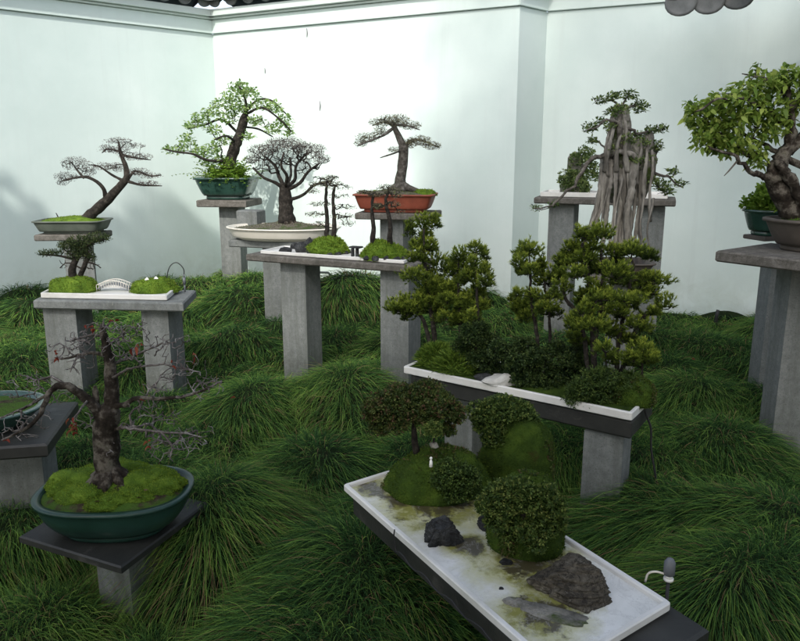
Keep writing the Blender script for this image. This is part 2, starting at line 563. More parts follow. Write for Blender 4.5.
# ------------------------------------------------------------------ things
def thing(name, label, cat, loc=(0, 0, 0), group=None, kind=None):
    o = bpy.data.objects.new(name, None)
    o.empty_display_size = .05
    COL.objects.link(o)
    o.location = tuple(float(x) for x in loc)
    tag(o, label, cat, group, kind)
    return o


def tag(o, label=None, cat=None, group=None, kind=None):
    if label:
        o['label'] = label
    if cat:
        o['category'] = cat
    if group:
        o['group'] = group
    if kind:
        o['kind'] = kind
    return o


# ------------------------------------------------------------------ branching
class Skel:
    def __init__(self, tip=.0012, exp=2.9):
        self.P, self.par, self.mr, self.len = [], [], [], []
        self.tip, self.exp, self.tips = tip, exp, []

    def _n(self, p, par, mr=0.):
        self.P.append(np.asarray(p, float))
        self.par.append(par)
        self.mr.append(mr)
        self.len.append(0. if par < 0 else self.len[par] + np.linalg.norm(self.P[par] - self.P[-1]))
        return len(self.P) - 1

    def near(self, p):
        return int(np.argmin(np.linalg.norm(np.array(self.P) - p, axis=1)))

    def limb(self, pts, r0, r1, step=.03, wob=.0):
        pts = np.asarray(pts, float)
        ln = np.linalg.norm(np.diff(pts, axis=0), axis=1).sum()
        m = max(4, int(ln / step))
        C = catmull(pts, m)
        if wob:
            C[1:-1] += RNG.normal(size=(m - 2, 3)) * wob
        rr = np.linspace(r0, r1, m)
        par = self.near(C[0]) if self.P else -1
        i0 = 0
        if par >= 0 and np.linalg.norm(self.P[par] - C[0]) < .004:
            i0 = 1
        for i in range(i0, m):
            par = self._n(C[i], par, rr[i])
        self.tips.append(par)
        return par

    def grow(self, targets, step=.02, kpath=.35, wob=.15, lift=.0, start=0):
        T = np.asarray(targets, float)
        A = np.array(self.P)
        D = np.linalg.norm(T[:, None] - A[None], axis=2) + kpath * .3 * np.array(self.len)[None]
        D[:, :start] += 9
        best, cost = D.argmin(1), D.min(1)
        left = np.ones(len(T), bool)
        for _ in range(len(T)):
            k = int(np.argmin(np.where(left, cost, 1e9)))
            left[k] = False
            t, i = T[k], int(best[k])
            a = self.P[i]
            dl = np.linalg.norm(t - a)
            m = max(1, int(dl / step))
            pd = unit(a - self.P[self.par[i]]) if self.par[i] >= 0 else np.array([0, 0, 1.])
            ctrl = (a + t) / 2 + pd * dl * .22 + np.array([0, 0, lift * dl]) + RNG.normal(size=3) * wob * dl * .5
            p = i
            for s in np.linspace(0, 1, m + 1)[1:]:
                q = (1 - s) ** 2 * a + 2 * s * (1 - s) * ctrl + s * s * t
                p = self._n(q + RNG.normal(size=3) * wob * step * .35 * (s < 1), p)
                c = np.linalg.norm(T - self.P[p], axis=1) + kpath * .3 * self.len[p]
                b = c < cost
                best[b], cost[b] = p, c[b]
            self.tips.append(p)

    def mesh(self, mb, rough=.12, kmax=9):
        n = len(self.P)
        kids = [[] for _ in range(n)]
        for i, p in enumerate(self.par):
            if p >= 0:
                kids[p].append(i)
        r = np.zeros(n)
        for i in range(n - 1, -1, -1):
            s = sum(r[k] ** self.exp for k in kids[i])
            r[i] = max(self.tip, s ** (1 / self.exp) if s else 0)
            r[i] = max(r[i], self.mr[i]) if self.mr[i] else r[i]
            if self.mr[i]:
                r[i] = min(r[i], self.mr[i] * 1.25 + self.tip)
        stack = [0]
        while stack:
            s = stack.pop()
            chain = [self.par[s]] if self.par[s] >= 0 else []
            i = s
            while True:
                chain.append(i)
                if not kids[i]:
                    break
                k = sorted(kids[i], key=lambda q: -r[q])
                stack.extend(k[1:])
                i = k[0]
            if len(chain) < 2:
                continue
            R = r[chain].copy()
            if self.par[s] >= 0:
                R[0] = min(R[0], R[1] * 1.15)
            R[-1] *= .6
            rm = R.max()
            k = 4 if rm < self.tip * 2 else (6 if rm < .008 else kmax)
            P = np.array([self.P[q] for q in chain])
            tube(mb, P, R, k, rough if rm > .006 else 0, RNG.uniform(.2, .8), 3)
        self.r = r


class Pix:
    """layout helper: reads positions off the photograph at one distance, with real depth offsets"""

    def __init__(self, y):
        self.y = y
        self.s = y / F_PX * 1.01

    def p(self, u, v, d=0.):
        """d: metres away from the viewer, relative to y"""
        return at_y(u, v, self.y + d)

    def pts(self, L):
        return [self.p(q[0], q[1], q[2] if len(q) > 2 else 0.) for q in L]


def cloud(px, ellipses, n, zdepth=1., shell=0.):
    """random points in ellipsoids (u, v, half width, half height[, depth offset]) ; pixels -> metres"""
    out = []
    A = np.array([e[2] * e[3] for e in ellipses], float)
    k = np.maximum(1, np.round(n * A / A.sum())).astype(int)
    for e, kk in zip(ellipses, k):
        d = unit(RNG.normal(size=(kk, 3))) * (RNG.uniform(shell, 1, (kk, 1)) ** (1 / 3))
        c = px.p(e[0], e[1], e[4] if len(e) > 4 else 0.)
        out.append(c + d * np.array([e[2] * px.s, e[2] * px.s * zdepth, e[3] * px.s]))
    return np.concatenate(out)


def fuzz(mb, P, N, L, W, lo=.1, hi=.9, jit=.7):
    n = len(P)
    t = RNG.uniform(lo, hi, n)
    leaves(mb, P - N * L * .2, N + RNG.normal(size=(n, 3)) * jit, RNG.uniform(.6, 1.3, n) * L, W, t, 0., np.minimum(1, t + .15))


def mound(name, c, rad, parent=None, seed=0, dark=False, fz=.008, nf=2200, amp=.13, freq=2.2, zmin=-.05, label=None, cat=None, group=None, mat=None):
    """moss mound: displaced dome plus its nap of short moss stems (a child)"""
    mb = MB()
    c, rad = np.asarray(c, float), np.asarray(rad, float)
    blob(mb, c, rad, seed, amp, freq, 72, 40, zmin)
    Vv = mb.V[0]
    Dv = unit((Vv - c) / rad)
    Vv += unit(Dv / rad) * ((.010 if dark else .016) * min(1., rad.min() / .1) * np.clip(fbm(Dv, 6.5, seed + 5) + .25, 0, 1))[:, None] * (Vv[:, 2:3] > c[2] + .004)
    ob = mb.build(name, mat or (M_MOSS_D if dark else M_MOSS), parent)
    D = sph_dirs(nf, max(zmin, -.9))
    r = 1 + amp * fbm(D, freq, seed)
    P = c + D * r[:, None] * rad
    N = unit(D / rad)
    fb = MB()
    lump = (.010 if dark else .016) * np.clip(fbm(D, 6.5, seed + 5) + .25, 0, 1)
    keep = fbm(D, 4., seed + 9) > (-.55 if dark else -.9)
    fuzz(fb, (P + N * (lump * min(1., rad.min() / .1))[:, None])[keep], N[keep], fz, fz * .35)
    tag(fb.build('moss_nap', M_FUZZ_D if dark else M_FUZZ, ob), kind='stuff')
    if dark:
        D = sph_dirs(1500, max(zmin, -.2))
        D = D[fbm(D, 3.4, seed + 12) + .5 * fbm(D, 8., seed + 13) > .28]
        rr2 = 1 + amp * fbm(D, freq, seed)
        pb = MB()
        rosettes(pb, c + D * rr2[:, None] * rad * 1.01, unit(D / rad), 6, .0075, .0045, 0, 1)
        pb.build('small_plants', M_AZALEA, ob)
    if label:
        tag(ob, label, cat, group)
    return ob


def rosettes(mb, P, N, k, L, W, lo, hi, spread=.9):
    n = len(P)
    t = np.clip(RNG.uniform(lo, hi, n), 0, 1)
    Pk = np.repeat(P, k, 0)
    Nk = np.repeat(N, k, 0)
    D = unit(Nk * .75 + RNG.normal(size=(n * k, 3)) * spread)
    tk = np.clip(np.repeat(t, k) + RNG.normal(size=n * k) * .09, 0, 1)
    leaves(mb, Pk + RNG.normal(size=Pk.shape) * L * .25, D, RNG.uniform(.7, 1.25, n * k) * L, W, tk, .22)


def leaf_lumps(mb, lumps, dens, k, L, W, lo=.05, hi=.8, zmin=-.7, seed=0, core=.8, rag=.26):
    """lumps: (centre, radii) ; leaf rosettes on their outsides, an inner mass tinted darker, painting the shade inside"""
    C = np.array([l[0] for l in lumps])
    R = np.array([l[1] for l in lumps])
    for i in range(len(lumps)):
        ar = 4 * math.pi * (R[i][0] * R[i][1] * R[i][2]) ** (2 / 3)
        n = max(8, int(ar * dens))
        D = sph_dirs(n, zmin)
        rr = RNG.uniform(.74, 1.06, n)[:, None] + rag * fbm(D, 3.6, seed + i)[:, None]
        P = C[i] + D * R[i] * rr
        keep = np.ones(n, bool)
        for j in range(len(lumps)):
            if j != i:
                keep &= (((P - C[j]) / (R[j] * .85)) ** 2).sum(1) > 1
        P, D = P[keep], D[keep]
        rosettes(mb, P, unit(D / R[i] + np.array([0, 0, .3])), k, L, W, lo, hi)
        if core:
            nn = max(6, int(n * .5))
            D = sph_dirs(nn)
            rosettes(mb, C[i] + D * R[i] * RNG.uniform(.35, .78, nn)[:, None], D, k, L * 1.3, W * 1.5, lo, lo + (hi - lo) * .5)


def needle_pads(mb, wood, px, pads, dens=1.0, L=.018, W=.0035, k=7, depth=.85):
    """cloud-pruned conifer pads: tufts of needles over flattened lumps"""
    for e in pads:
        c = px.p(e[0], e[1], e[4] if len(e) > 4 else 0.)
        R = np.array([e[2] * px.s, e[2] * px.s * depth, (e[3] * 1.3 + 1.6) * px.s]) * np.array([1.12, 1.12, 1.])
        n = int(dens * 26 + dens * 15000 * (R[0] * R[1] + R[0] * R[2]))
        D = sph_dirs(n, -.6)
        rr = RNG.uniform(.45, 1.0, n) + .42 * fbm(D * 1.3 + c * 9, 3.6, 9)
        P = c + D * R * rr[:, None]
        N = unit(D / R * R.mean() * .9 + np.array([0, 0, .75]))
        hi = np.clip(.50 + .34 * D[:, 2] + .22 * (rr - .75) + RNG.normal(size=n) * .17 + (.0 if len(e) < 6 else e[5]), .02, 1)  # undersides and insides tinted darker: shade put into the needle colour
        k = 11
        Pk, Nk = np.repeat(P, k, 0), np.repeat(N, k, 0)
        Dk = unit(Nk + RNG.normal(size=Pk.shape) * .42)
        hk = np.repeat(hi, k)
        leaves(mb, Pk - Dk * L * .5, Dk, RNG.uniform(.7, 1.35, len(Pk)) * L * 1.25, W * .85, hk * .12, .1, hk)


# ================================================================== SETTING
WA, WC = np.array([-3.82, 7.55]), np.array([-2.17, 9.1])
W2 = np.array([1.115, 7.36])
W3 = np.array([1.43, 7.67])
d2 = unit(W2 - WC)
dl = unit(WA - WC)
d3 = unit(np.array([.98, -.46]))
WA2 = WC + dl * 9.0            # the left wall runs on past the frame
W4 = W3 + d3 * 6.5


def inward(a, b):
    n = unit(np.array([-(b - a)[1], (b - a)[0]]))
    return n if n @ (np.array([0, 3.]) - a) > 0 else -n


# extents of the grass garden
MOUNDS = [(225, 525, .40, .34), (372, 590, .42, .30), (150, 650, .30, .12), (20, 620, .32, .16), (300, 660, .36, .25), (455, 655, .3, .2),
          (255, 405, .46, .30), (352, 400, .44, .34), (318, 455, .40, .24), (165, 405, .36, .20), (130, 372, .34, .2), (235, 345, .42, .26),
          (20, 520, .34, .22), (20, 360, .5, .24), (105, 350, .4, .2), (240, 305, .5, .30), (200, 290, .5, .28), (352, 300, .55, .42),
          (262, 288, .55, .3), (405, 345, .4, .25), (655, 520, .40, .27), (742, 610, .44, .34), (778, 545, .42, .33), (705, 445, .46, .27),
          (640, 470, .38, .26), (790, 500, .40, .2), (690, 395, .42, .26), (655, 365, .4, .2), (705, 348, .5, .2), (755, 360, .42, .22),
          (480, 322, .45, .25), (560, 312, .45, .2), (545, 415, .36, .2), (655, 640, .34, .22), (520, 350, .4, .2), (440, 330, .4, .25),
          (180, 320, .4, .2), (60, 420, .36, .2), (200, 445, .36, .2), (700, 325, .45, .12), (620, 330, .4, .12), (130, 330, .5, .16), (30, 330, .5, .12)]
mc = []
for (u, v, r, h) in MOUNDS:
    p = at_z(u, v, h * .6)
    mc.append((p[0], p[1], r, h))
g = np.random.default_rng(4)
ic0 = (at_z(19, 536, .35) + at_z(208, 502, .35))[:2] / 2   # keep the low stand's foot clear
for _ in range(2600):
    x, y = g.uniform(-5.5, 4.5), g.uniform(.2, 9.5)
    if math.hypot(x - ic0[0], y - ic0[1]) < .42:
        continue
    if all((x - a) ** 2 + (y - b_) ** 2 > (.30 + .33 * r) ** 2 for a, b_, r, h in mc):
        mc.append((x, y, g.uniform(.3, .44), g.uniform(.12, .26)))
MCX = np.array(mc)


def ground_h(x, y):
    x, y = np.asarray(x, float), np.asarray(y, float)
    sh = x.shape
    P = np.column_stack([x.ravel(), y.ravel()])
    Q = P + .10 * np.column_stack([fbm(P, 3.2, 61), fbm(P, 3.2, 62)])
    acc = np.zeros(len(P))
    for a, b_, r, h in MCX:
        d2_ = ((Q[:, 0] - a) ** 2 + (Q[:, 1] - b_) ** 2) / (r * r)
        k = d2_ < 1.18
        acc[k] += (h * 1.42 * np.clip(1 - d2_[k] * .85, 0, 1) ** .6) ** 5
    acc = acc ** (1 / 5)
    z = -.12 + acc * 1.05 + .02 * fbm(P, 4., 21)
    far = np.clip((np.hypot(P[:, 0], P[:, 1] - 4) - 7) / 2, 0, 1)
    return (z * (1 - far) - .12 * far).reshape(sh)


def axis(lo, hi, n, ext):
    c = np.linspace(lo, hi, n)
    return np.concatenate([[lo - ext, lo - ext * .4, lo - ext * .1], c, [hi + ext * .1, hi + ext * .4, hi + ext]])


gx, gy = axis(-6, 5, 300, 60), axis(-.5, 10, 290, 60)
X, Y = np.meshgrid(gx, gy)
Z = ground_h(X, Y) - .02
V = np.stack([X, Y, Z], -1).reshape(-1, 3)
ny, nx = X.shape
i, j = np.meshgrid(np.arange(ny - 1), np.arange(nx - 1), indexing='ij')
a = i * nx + j
mb = MB()
mb.add(V, np.stack([a, a + 1, a + nx + 1, a + nx], -1).reshape(-1, 4))
tag(mb.build('ground', M_GROUND), kind='structure')


# ---- grass: far too many blades to count
def inside_court(x, y):
    P = np.column_stack([x, y])
    ok = np.ones(len(x), bool)
    for a_, b_ in ((WC, WA2), (WC, W2), (W3, W4)):
        n = inward(a_, b_)
        t = unit(b_ - a_)
        s = (P - a_) @ t
        if b_ is W2 or b_ is W4:
            m = ((s > -.4) & (s < np.linalg.norm(W2 - WC))) if b_ is W2 else (s > -.1)
            ok &= ~m | ((P - a_) @ n > .06)
        else:
            ok &= (P - a_) @ n > .06
    return ok


def grass():
    mb = MB()
    bands = [(.9, 2.2, 20000, .58), (2.2, 3.2, 19000, .60), (3.2, 4.6, 13500, .72), (4.6, 6.4, 8000, 1.0), (6.4, 9.6, 4200, 1.5)]
    for y0, y1, dens, wk in bands:
        xw = .62 * y1 + .5
        n = int((y1 - y0) * 2 * xw * dens)
        x, y = RNG.uniform(-xw, xw, n), RNG.uniform(y0, y1, n)
        k = (np.abs(x) < .62 * y + .5) & inside_court(x, y)
        x, y = x[k], y[k]
        n = len(x)
        e = .05
        z = ground_h(x, y)
        lap = (ground_h(x + e, y) + ground_h(x - e, y) + ground_h(x, y + e) + ground_h(x, y - e) - 4 * z) / (e * e)
        k = RNG.random(n) > np.clip((lap - 1.2) / 5., 0, .93)     # creases between the hummocks stay bare and dark
        x, y, z = x[k], y[k], z[k]
        n = len(x)
        hx = (ground_h(x + e, y) - ground_h(x - e, y)) / (2 * e)
        hy = (ground_h(x, y + e) - ground_h(x, y - e)) / (2 * e)
        P = np.column_stack([x, y, z - .015])
        gl = np.hypot(hx, hy)
        down = np.column_stack([-hx, -hy, np.zeros(n)]) / np.maximum(gl, .55)[:, None]
        down[:, :2] += np.column_stack([fbm(P[:, :2], 1.3, 34), fbm(P[:, :2], 1.3, 35) - .25]) * .3
        # clumps: neighbouring blades lean alike
        cl = np.column_stack([fbm(P[:, :2], 5., 31), fbm(P[:, :2], 5., 32), np.zeros(n)])
        nrm = unit(np.column_stack([-hx, -hy, np.ones(n)]))
        d0 = unit(nrm * .85 + down * .60 + cl * .48 + RNG.normal(size=(n, 3)) * .36)
        patch = fbm(P[:, :2], 1.7, 40)
        Ln = .04 + .145 * RNG.random(n) ** 1.3 * (1 + .22 * fbm(P[:, :2], 2.6, 33))
        g_ = RNG.uniform(.5, 1.25, n)
        w = RNG.uniform(.0026, .0046, n) * wk
        side = unit(np.cross(d0, np.array([0, 0, 1.])) + RNG.normal(size=(n, 3)) * .45)
        S = np.array([0, .3, .58, .82, 1.])
        wp = np.array([.75, 1., .9, .55, .0])
        rows = []
        for s, q in zip(S, wp):
            c = P + d0 * (Ln * s)[:, None] + (down * .55 + cl * .2) * (Ln * s * s * .5)[:, None]
            c[:, 2] -= Ln * g_ * s * s * .85
            c[:, 2] = np.maximum(c[:, 2], z + .004 * s - .012) if s < 0.1 else c[:, 2]
            if q > 0:
                rows += [c - side * (w * q / 2)[:, None], c + side * (w * q / 2)[:, None]]
            else:
                rows += [c]
        V = np.stack(rows, 1).reshape(-1, 3)
        b_ = np.arange(n)[:, None] * 9
        Q = np.concatenate([b_ + [0, 1, 3, 2], b_ + [2, 3, 5, 4], b_ + [4, 5, 7, 6]])
        T = b_ + [6, 7, 8]
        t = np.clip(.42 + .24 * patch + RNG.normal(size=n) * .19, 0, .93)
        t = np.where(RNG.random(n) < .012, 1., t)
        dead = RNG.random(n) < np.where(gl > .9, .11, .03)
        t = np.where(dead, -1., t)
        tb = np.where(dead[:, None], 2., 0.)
        mb.add(V, Q, T, tb.repeat(9, 1).ravel() + np.clip(t[:, None] + np.where(t < .95, 1., 0.)[:, None] * np.array([-.34, -.34, -.14, -.14, .06, .06, .20, .20, .30]), 0, 1).ravel())  # bases tinted darker than tips, painting shade low among the blades
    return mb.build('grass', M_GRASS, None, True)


tag(grass(), kind='stuff')


# ---- courtyard walls
def wall(a, b_, label, stains=(), top=True, ends=(0., 0.)):
    t = unit(b_ - a)
    n = inward(a, b_)
    a0, b0 = a - t * ends[0], b_ + t * ends[1]
    w = thing('plaster_wall', label, 'wall', (*((a + b_) / 2), 0))

    def strip(mb, o0, o1, z0, z1, bev=.004, a1=None, b1=None):
        prism(mb, [a0 + n * o1, b0 + n * o1, b0 + n * o0, a0 + n * o0], z0, z1, bev)
    mb = MB(); strip(mb, -.3, 0, -.4, 2.90)
    mb.build('wall_face', M_PLASTER, w, False)
    mb = MB(); strip(mb, -.3, .028, 2.903, 3.05)
    mb.build('frieze', M_PLASTER, w, False)
    mb = MB(); strip(mb, -.3, .06, 3.053, 3.075); strip(mb, -.3, .10, 3.078, 3.15)
    mb.build('cornice', M_TRIM, w, False)
    for (u, v, hgt) in stains:
        # find the point on the wall plane
        r = ray(u, v)
        s = ((a - CAM[:2]) @ n) / (r[:2] @ n)
        p = CAM + r * s
        sb = MB()
        q = p[:2] + n * .004
        tube(sb, [[q[0], q[1], p[2] + hgt / 2], [q[0] + .006, q[1], p[2]], [q[0], q[1], p[2] - hgt / 2]], [.004, .009, .003], 6)
        sb.build('drip_mark', M_METAL, w)  # thin dark sliver modelled for a drip mark on the plaster
    return w, a0, b0, t, n


def coping(w, a, b_, t, n, k0, k1):
    """tiled coping: sloping bed and rounded drip tiles"""
    mb = MB()
    pr = [(.2, 3.27), (-.15, 3.5), (-.5, 3.27), (-.5, 3.22), (-.15, 3.44), (.2, 3.22)]
    rings = [np.array([[*(q + n * o), z] for o, z in pr]) for q in (a, b_)]
    loft(mb, rings)
    mb.build('coping', M_TILE, w, False)
    return


def drip_tile(parent, c, n, t, s=.1, tilt=.25):
    mb = MB()
    th = np.linspace(0, 2 * math.pi, 20, endpoint=False)
    prof = 1 + .06 * np.cos(th * 2)
    rings = []
    n3, t3 = np.array([*n, 0.]), np.array([*t, 0.])
    up = unit(np.array([0, 0, 1.]) + n3 * tilt)
    for off, sc in ((-.02, .8), (0, 1.), (.016, 1.), (.022, .84), (.018, .78), (.018, .3)):
        rings.append(c + n3 * off + (np.cos(th) * prof)[:, None] * t3 * s * sc + (np.sin(th) * prof)[:, None] * up * s * .92 * sc)
    loft(mb, rings)
    # the tile's channel running back up the roof
    tube(mb, [c - n3 * .01 + up * s * .3, c - n3 * .16 + np.array([0, 0, .11]) + up * s * .3], [s * .85, s * .85], 12)
    return mb.build('drip_tile', M_TILE, parent)


wl, a_, b_, t_, n_ = wall(WC, WA2, 'long white plaster wall on the left with soft leaf shadows low down', ends=(.0, 0))
coping(wl, a_, b_, t_, n_, 0, 6)
for k in range(9):
    drip_tile(wl, np.array([*(WC + t_ * (.16 + .24 * k) + n_ * .125), 3.225]), n_, t_, .075)
wm, a_, b_, t_, n_ = wall(WC, W2, 'bright white plaster wall behind the red pot, ending at the jog',
                          [(320, 106, .10), (265, 71, .06), (307, 33, .09)], ends=(.0, 0))
coping(wm, a_, b_, t_, n_, 0, 6)
for k in range(9):
    drip_tile(wm, np.array([*(WC + t_ * (.16 + .24 * k) + n_ * .125), 3.225]), n_, t_, .075)
# the jog: return face from W2 back to W3
wj = thing('plaster_wall', 'narrow plaster return face where the white wall steps back', 'wall', (*((W2 + W3) / 2), 0))
tj = unit(W3 - W2)
nj = np.array([tj[1], -tj[0]])


def jog(o0, o1, z0, z1, nm, mt):
    mb = MB()
    prism(mb, [W2 + nj * o1 - tj * (0 if o1 <= .001 else o1), W3 + nj * o1 + tj * .0, W3 + nj * o0, W2 + nj * o0 + tj * .06], z0, z1, .003)
    mb.build(nm, mt, wj, False)


jog(-.28, 0.001, -.4, 2.90, 'wall_face', M_PLASTER)
jog(-.28, .028, 2.903, 3.05, 'frieze', M_PLASTER)
jog(-.28, .10, 3.053, 3.15, 'cornice', M_TRIM)
wr, a_, b_, t_, n_ = wall(W3, W4, 'plain white plaster wall on the right, in shade behind the two tall tables', ends=(.0, 0))
coping(wr, a_, b_, t_, n_, 0, 6)

# a covered walk along the right side: one eave corner reaches into the picture
ec = at_y(709, 4, 6.2)
eave = thing('gallery_roof', 'grey tiled gallery eave corner above the right wall, with unseen deck added for shade', 'roof', (3., -1., 2.9))
et = unit(np.array([.93, -.36])); en = np.array([et[1], -et[0]])
en = en if en[1] < 0 else -en
for k, (u, v) in enumerate(((681, 3), (709, 1), (738, -4))):
    drip_tile(eave, at_y(u, v, 6.2 - .06 * k), en, et, .115, .1)
mb = MB()
prism(mb, [(2.2, 3.2), (7, 3.2), (7, 6.0), (2.55, 6.05)], 2.90, 3.0, .01)
mb.build('unseen_deck', M_DOOR, eave, False)
mb = MB()
prism(mb, [(-7, -6), (7, -6), (7, -.6), (-7, -.6)], 2.90, 3.0, .01)  # unseen deck behind the viewer, added to darken the foreground
mb.build('unseen_deck', M_DOOR, eave, False)
for (x, y) in ((6.5, 3.6), (6.5, 5.6), (4.2, 3.5), (-5, -1.4), (5, -1.4), (-5, -5.5), (5, -5.5)):  # unseen posts; those behind the viewer only carry the added deck
    mb = MB(); tube(mb, [[x, y, -.3], [x, y, 2.895]], .08, 16)
    mb.build('unseen_column', M_DOOR, eave)
mb = MB()
for k in range(4):
    c = at_y(672 + 12 * k, -3 + 2 * (k % 2), 6.25)
    blob(mb, c, (.06, .06, .05), 60 + k, .3, 3., 14, 10)
mb.build('ridge_end', M_TILE, eave)


# ================================================================== STANDS AND BENCHES
def slab_thing(name, label, poly, z0, z1, mat_top, legs, cat, leg_mat=M_CONC, bev=.008, part='top', group=None, extra=None):
    c = np.mean(np.asarray(poly)[:, :2], 0)
    o = thing(name, label, cat, (*c, -.1), group)
    mb = MB()
    prism(mb, poly, z0, z1, bev)
    mb.build(part, mat_top, o, False)
    for lg in legs:
        mb = MB()
        prism(mb, rect(*lg), -.3, z0 - .002, .012)
        mb.build('leg', leg_mat, o, False)
    if extra:
        extra(o)
    return o


GS = 'stone display stands in the bonsai garden'
# A : bench at the left with the small tray
A_fl, A_fr, A_br = at_z(33, 300, .71)[:2], at_z(183, 303, .71)[:2], at_z(196, 290, .71)[:2]
A_bl = A_fl + (A_br - A_fr)
A_ang = math.atan2(*(A_fr - A_fl)[::-1])
la, lb = at_y(71, 340, 4.55), at_y(164, 340, 4.52)
slab_thing('stone_bench', 'low grey concrete bench at the left under the small white tray with tiny bridge',
           [A_fl, A_fr, A_br, A_bl], .655, .71, M_CONC, [(la[0], la[1], .21, .2, A_ang), (lb[0], lb[1], .17, .22, A_ang)], 'bench', group=GS)

# B : rear-left pedestal
pb = at_y(77, 240, 6.75)
slab_thing('pedestal', 'narrow grey pedestal near the left wall under the slanting pine', rect(pb[0] - .02, 6.75, .55, .40, .05), .81, .865, M_CONC_TOP,
           [(pb[0] + .01, 6.75, .24, .24, .35)], 'pedestal', group=GS)
# C : pedestal by the corner
pc = at_y(230, 203, 8.0)
slab_thing('pedestal', 'grey pedestal near the wall corner under the green pot with a leafy tree', rect(pc[0], 8.0, .54, .5, -.15), 1.015, 1.085, M_CONC_TOP,
           [(pc[0] + .02, 8.0, .215, .22, -.12)], 'pedestal', group=GS)
# D : table for the oval tray
pd_ = at_y(284, 236, 6.3)
d_stand = slab_thing('pedestal', 'low grey table mostly hidden behind the long bench, under the cream oval tray', rect(pd_[0] - .04, 6.4, .70, .58, -.3), .80, .86, M_CONC,
                     [(pd_[0] - .03, 6.38, .26, .24, -.3)], 'pedestal', group=GS)
pk = at_y(251, 216, 6.6)
mb = MB(); prism(mb, rect(pk[0], 6.6, .2, .16, -.3), .862, at_y(251, 210, 6.6)[2], .01)
tag(mb.build('concrete_block', M_CONC, None, False), 'small grey concrete block between the green pot and the cream oval tray', 'block')
# E : long bench, middle
E_fl, E_fr = at_z(246, 254, .94)[:2], at_z(411, 266, .94)[:2]
e1 = unit(E_fr - E_fl); e2 = np.array([-e1[1], e1[0]])
E_ang = math.atan2(e1[1], e1[0])
E_w = .36
Ep = [E_fl, E_fr, E_fr + e2 * E_w, E_fl + e2 * E_w]
E_len = np.linalg.norm(E_fr - E_fl)
l1 = at_y(288, 300, 4.66); l2 = at_y(394, 310, 4.40)
l1 = E_fl + e1 * (l1[:2] - E_fl).dot(e1) + e2 * .17
l2 = E_fl + e1 * (l2[:2] - E_fl).dot(e1) + e2 * .17
slab_thing('stone_bench', 'long tall stone bench in the middle carrying the tray with two mossy islets', Ep, .895, .94, M_CONC_TOP,
           [(l1[0], l1[1], .19, .18, E_ang), (l2[0], l2[1], .19, .18, E_ang)], 'bench', group=GS)
# F : pedestal for red pot
pf = at_y(397, 214, 6.5)
slab_thing('pedestal', 'grey pedestal against the wall under the red clay pot', rect(pf[0] + .02, 6.5, .68, .46, -.2), 1.02, 1.075, M_CONC_TOP,
           [(pf[0], 6.5, .22, .22, -.45)], 'pedestal', group=GS)
# G : bench under the long cloud-pruned planting
GZ = .60
G_fl, G_fr, G_br = at_z(403, 367, GZ)[:2], at_z(632, 414, GZ)[:2], at_z(657, 391, GZ)[:2]
G_bl = G_fl + (G_br - G_fr)
gx1 = unit(G_fr - G_fl); gy1 = unit(G_br - G_fr)
G_ang = math.atan2(gx1[1], gx1[0])
G_len, G_w = np.linalg.norm(G_fr - G_fl), np.linalg.norm(G_br - G_fr)


def G_at(s, t):
    return G_fl + gx1 * s * G_len + gy1 * t * G_w


ga = G_at(.885, .34); gb = G_at(.235, .5)
slab_thing('stone_bench', 'dark topped bench under the long tray of cloud-pruned conifers', [G_at(.03, .06), G_at(1.0, .03), G_at(.99, .97), G_at(.03, .95)], .49, .565, M_SLATE,
           [(ga[0], ga[1], .16, .15, G_ang + .1), (gb[0], gb[1], .15, .15, G_ang)], 'bench', group=GS)
# H : front bench
HZ = .52
H_l, H_b, H_r = at_z(343, 484, HZ)[:2], at_z(440, 454, HZ)[:2], at_z(672, 602, HZ)[:2]
H_f = H_l + (H_r - H_b)
hx1 = unit(H_r - H_b); hy1 = unit(H_b - H_l)
H_len, H_w = np.linalg.norm(H_r - H_b), np.linalg.norm(H_b - H_l)
H_ang = math.atan2(hx1[1], hx1[0])


def H_at(s, t):
    """s along the tray from its far-left end, t across from the near edge"""
    return H_l + hx1 * s * H_len + hy1 * t * H_w


hc1, hc2 = H_at(.22, .72), H_at(.9, .72)
slab_thing('stone_bench', 'low dark slate bench in front carrying the big white marble tray', [H_at(.05, .03), H_at(1.09, .02), H_at(1.09, 1.06), H_at(.05, 1.02)], .425, .494, M_SLATE,
           [(hc1[0], hc1[1], .2, .2, H_ang), (hc2[0], hc2[1], .2, .2, H_ang)], 'bench', group=GS)
# I : stand of the foreground maple
IZ = .35
I_l, I_f, I_r = at_z(19, 536, IZ)[:2], at_z(121, 567, IZ)[:2], at_z(208, 502, IZ)[:2]
I_b = I_l + (I_r - I_f)
ic = (I_l + I_r) / 2
i_ang = math.atan2(*(I_f - I_l)[::-1])
slab_thing('pedestal', 'low square dark slate stand under the large green oval pot', [I_l, I_f, I_r, I_b], .322, .35, M_SLATE,
           [(ic[0] + .035, ic[1] - .02, .15, .15, i_ang)], 'pedestal', group=GS, bev=.005)
# J : stand at the left edge
JZ = .5
J_f, J_r = at_z(47, 444, JZ)[:2], at_z(78, 401, JZ)[:2]
jd = unit(J_r - J_f); jp = np.array([-jd[1], jd[0]])
J_l = J_f + jp * .55; J_b = J_r + jp * .55
jc = (J_f + J_r + J_l + J_b) / 4
slab_thing('pedestal', 'dark slate stand cut off by the left edge, holding only a shallow green pot', [J_f, J_r, J_b, J_l], .445, .50, M_SLATE,
           [(jc[0] + .11, jc[1] - .02, .2, .22, math.atan2(jd[1], jd[0]))], 'pedestal', group=GS)
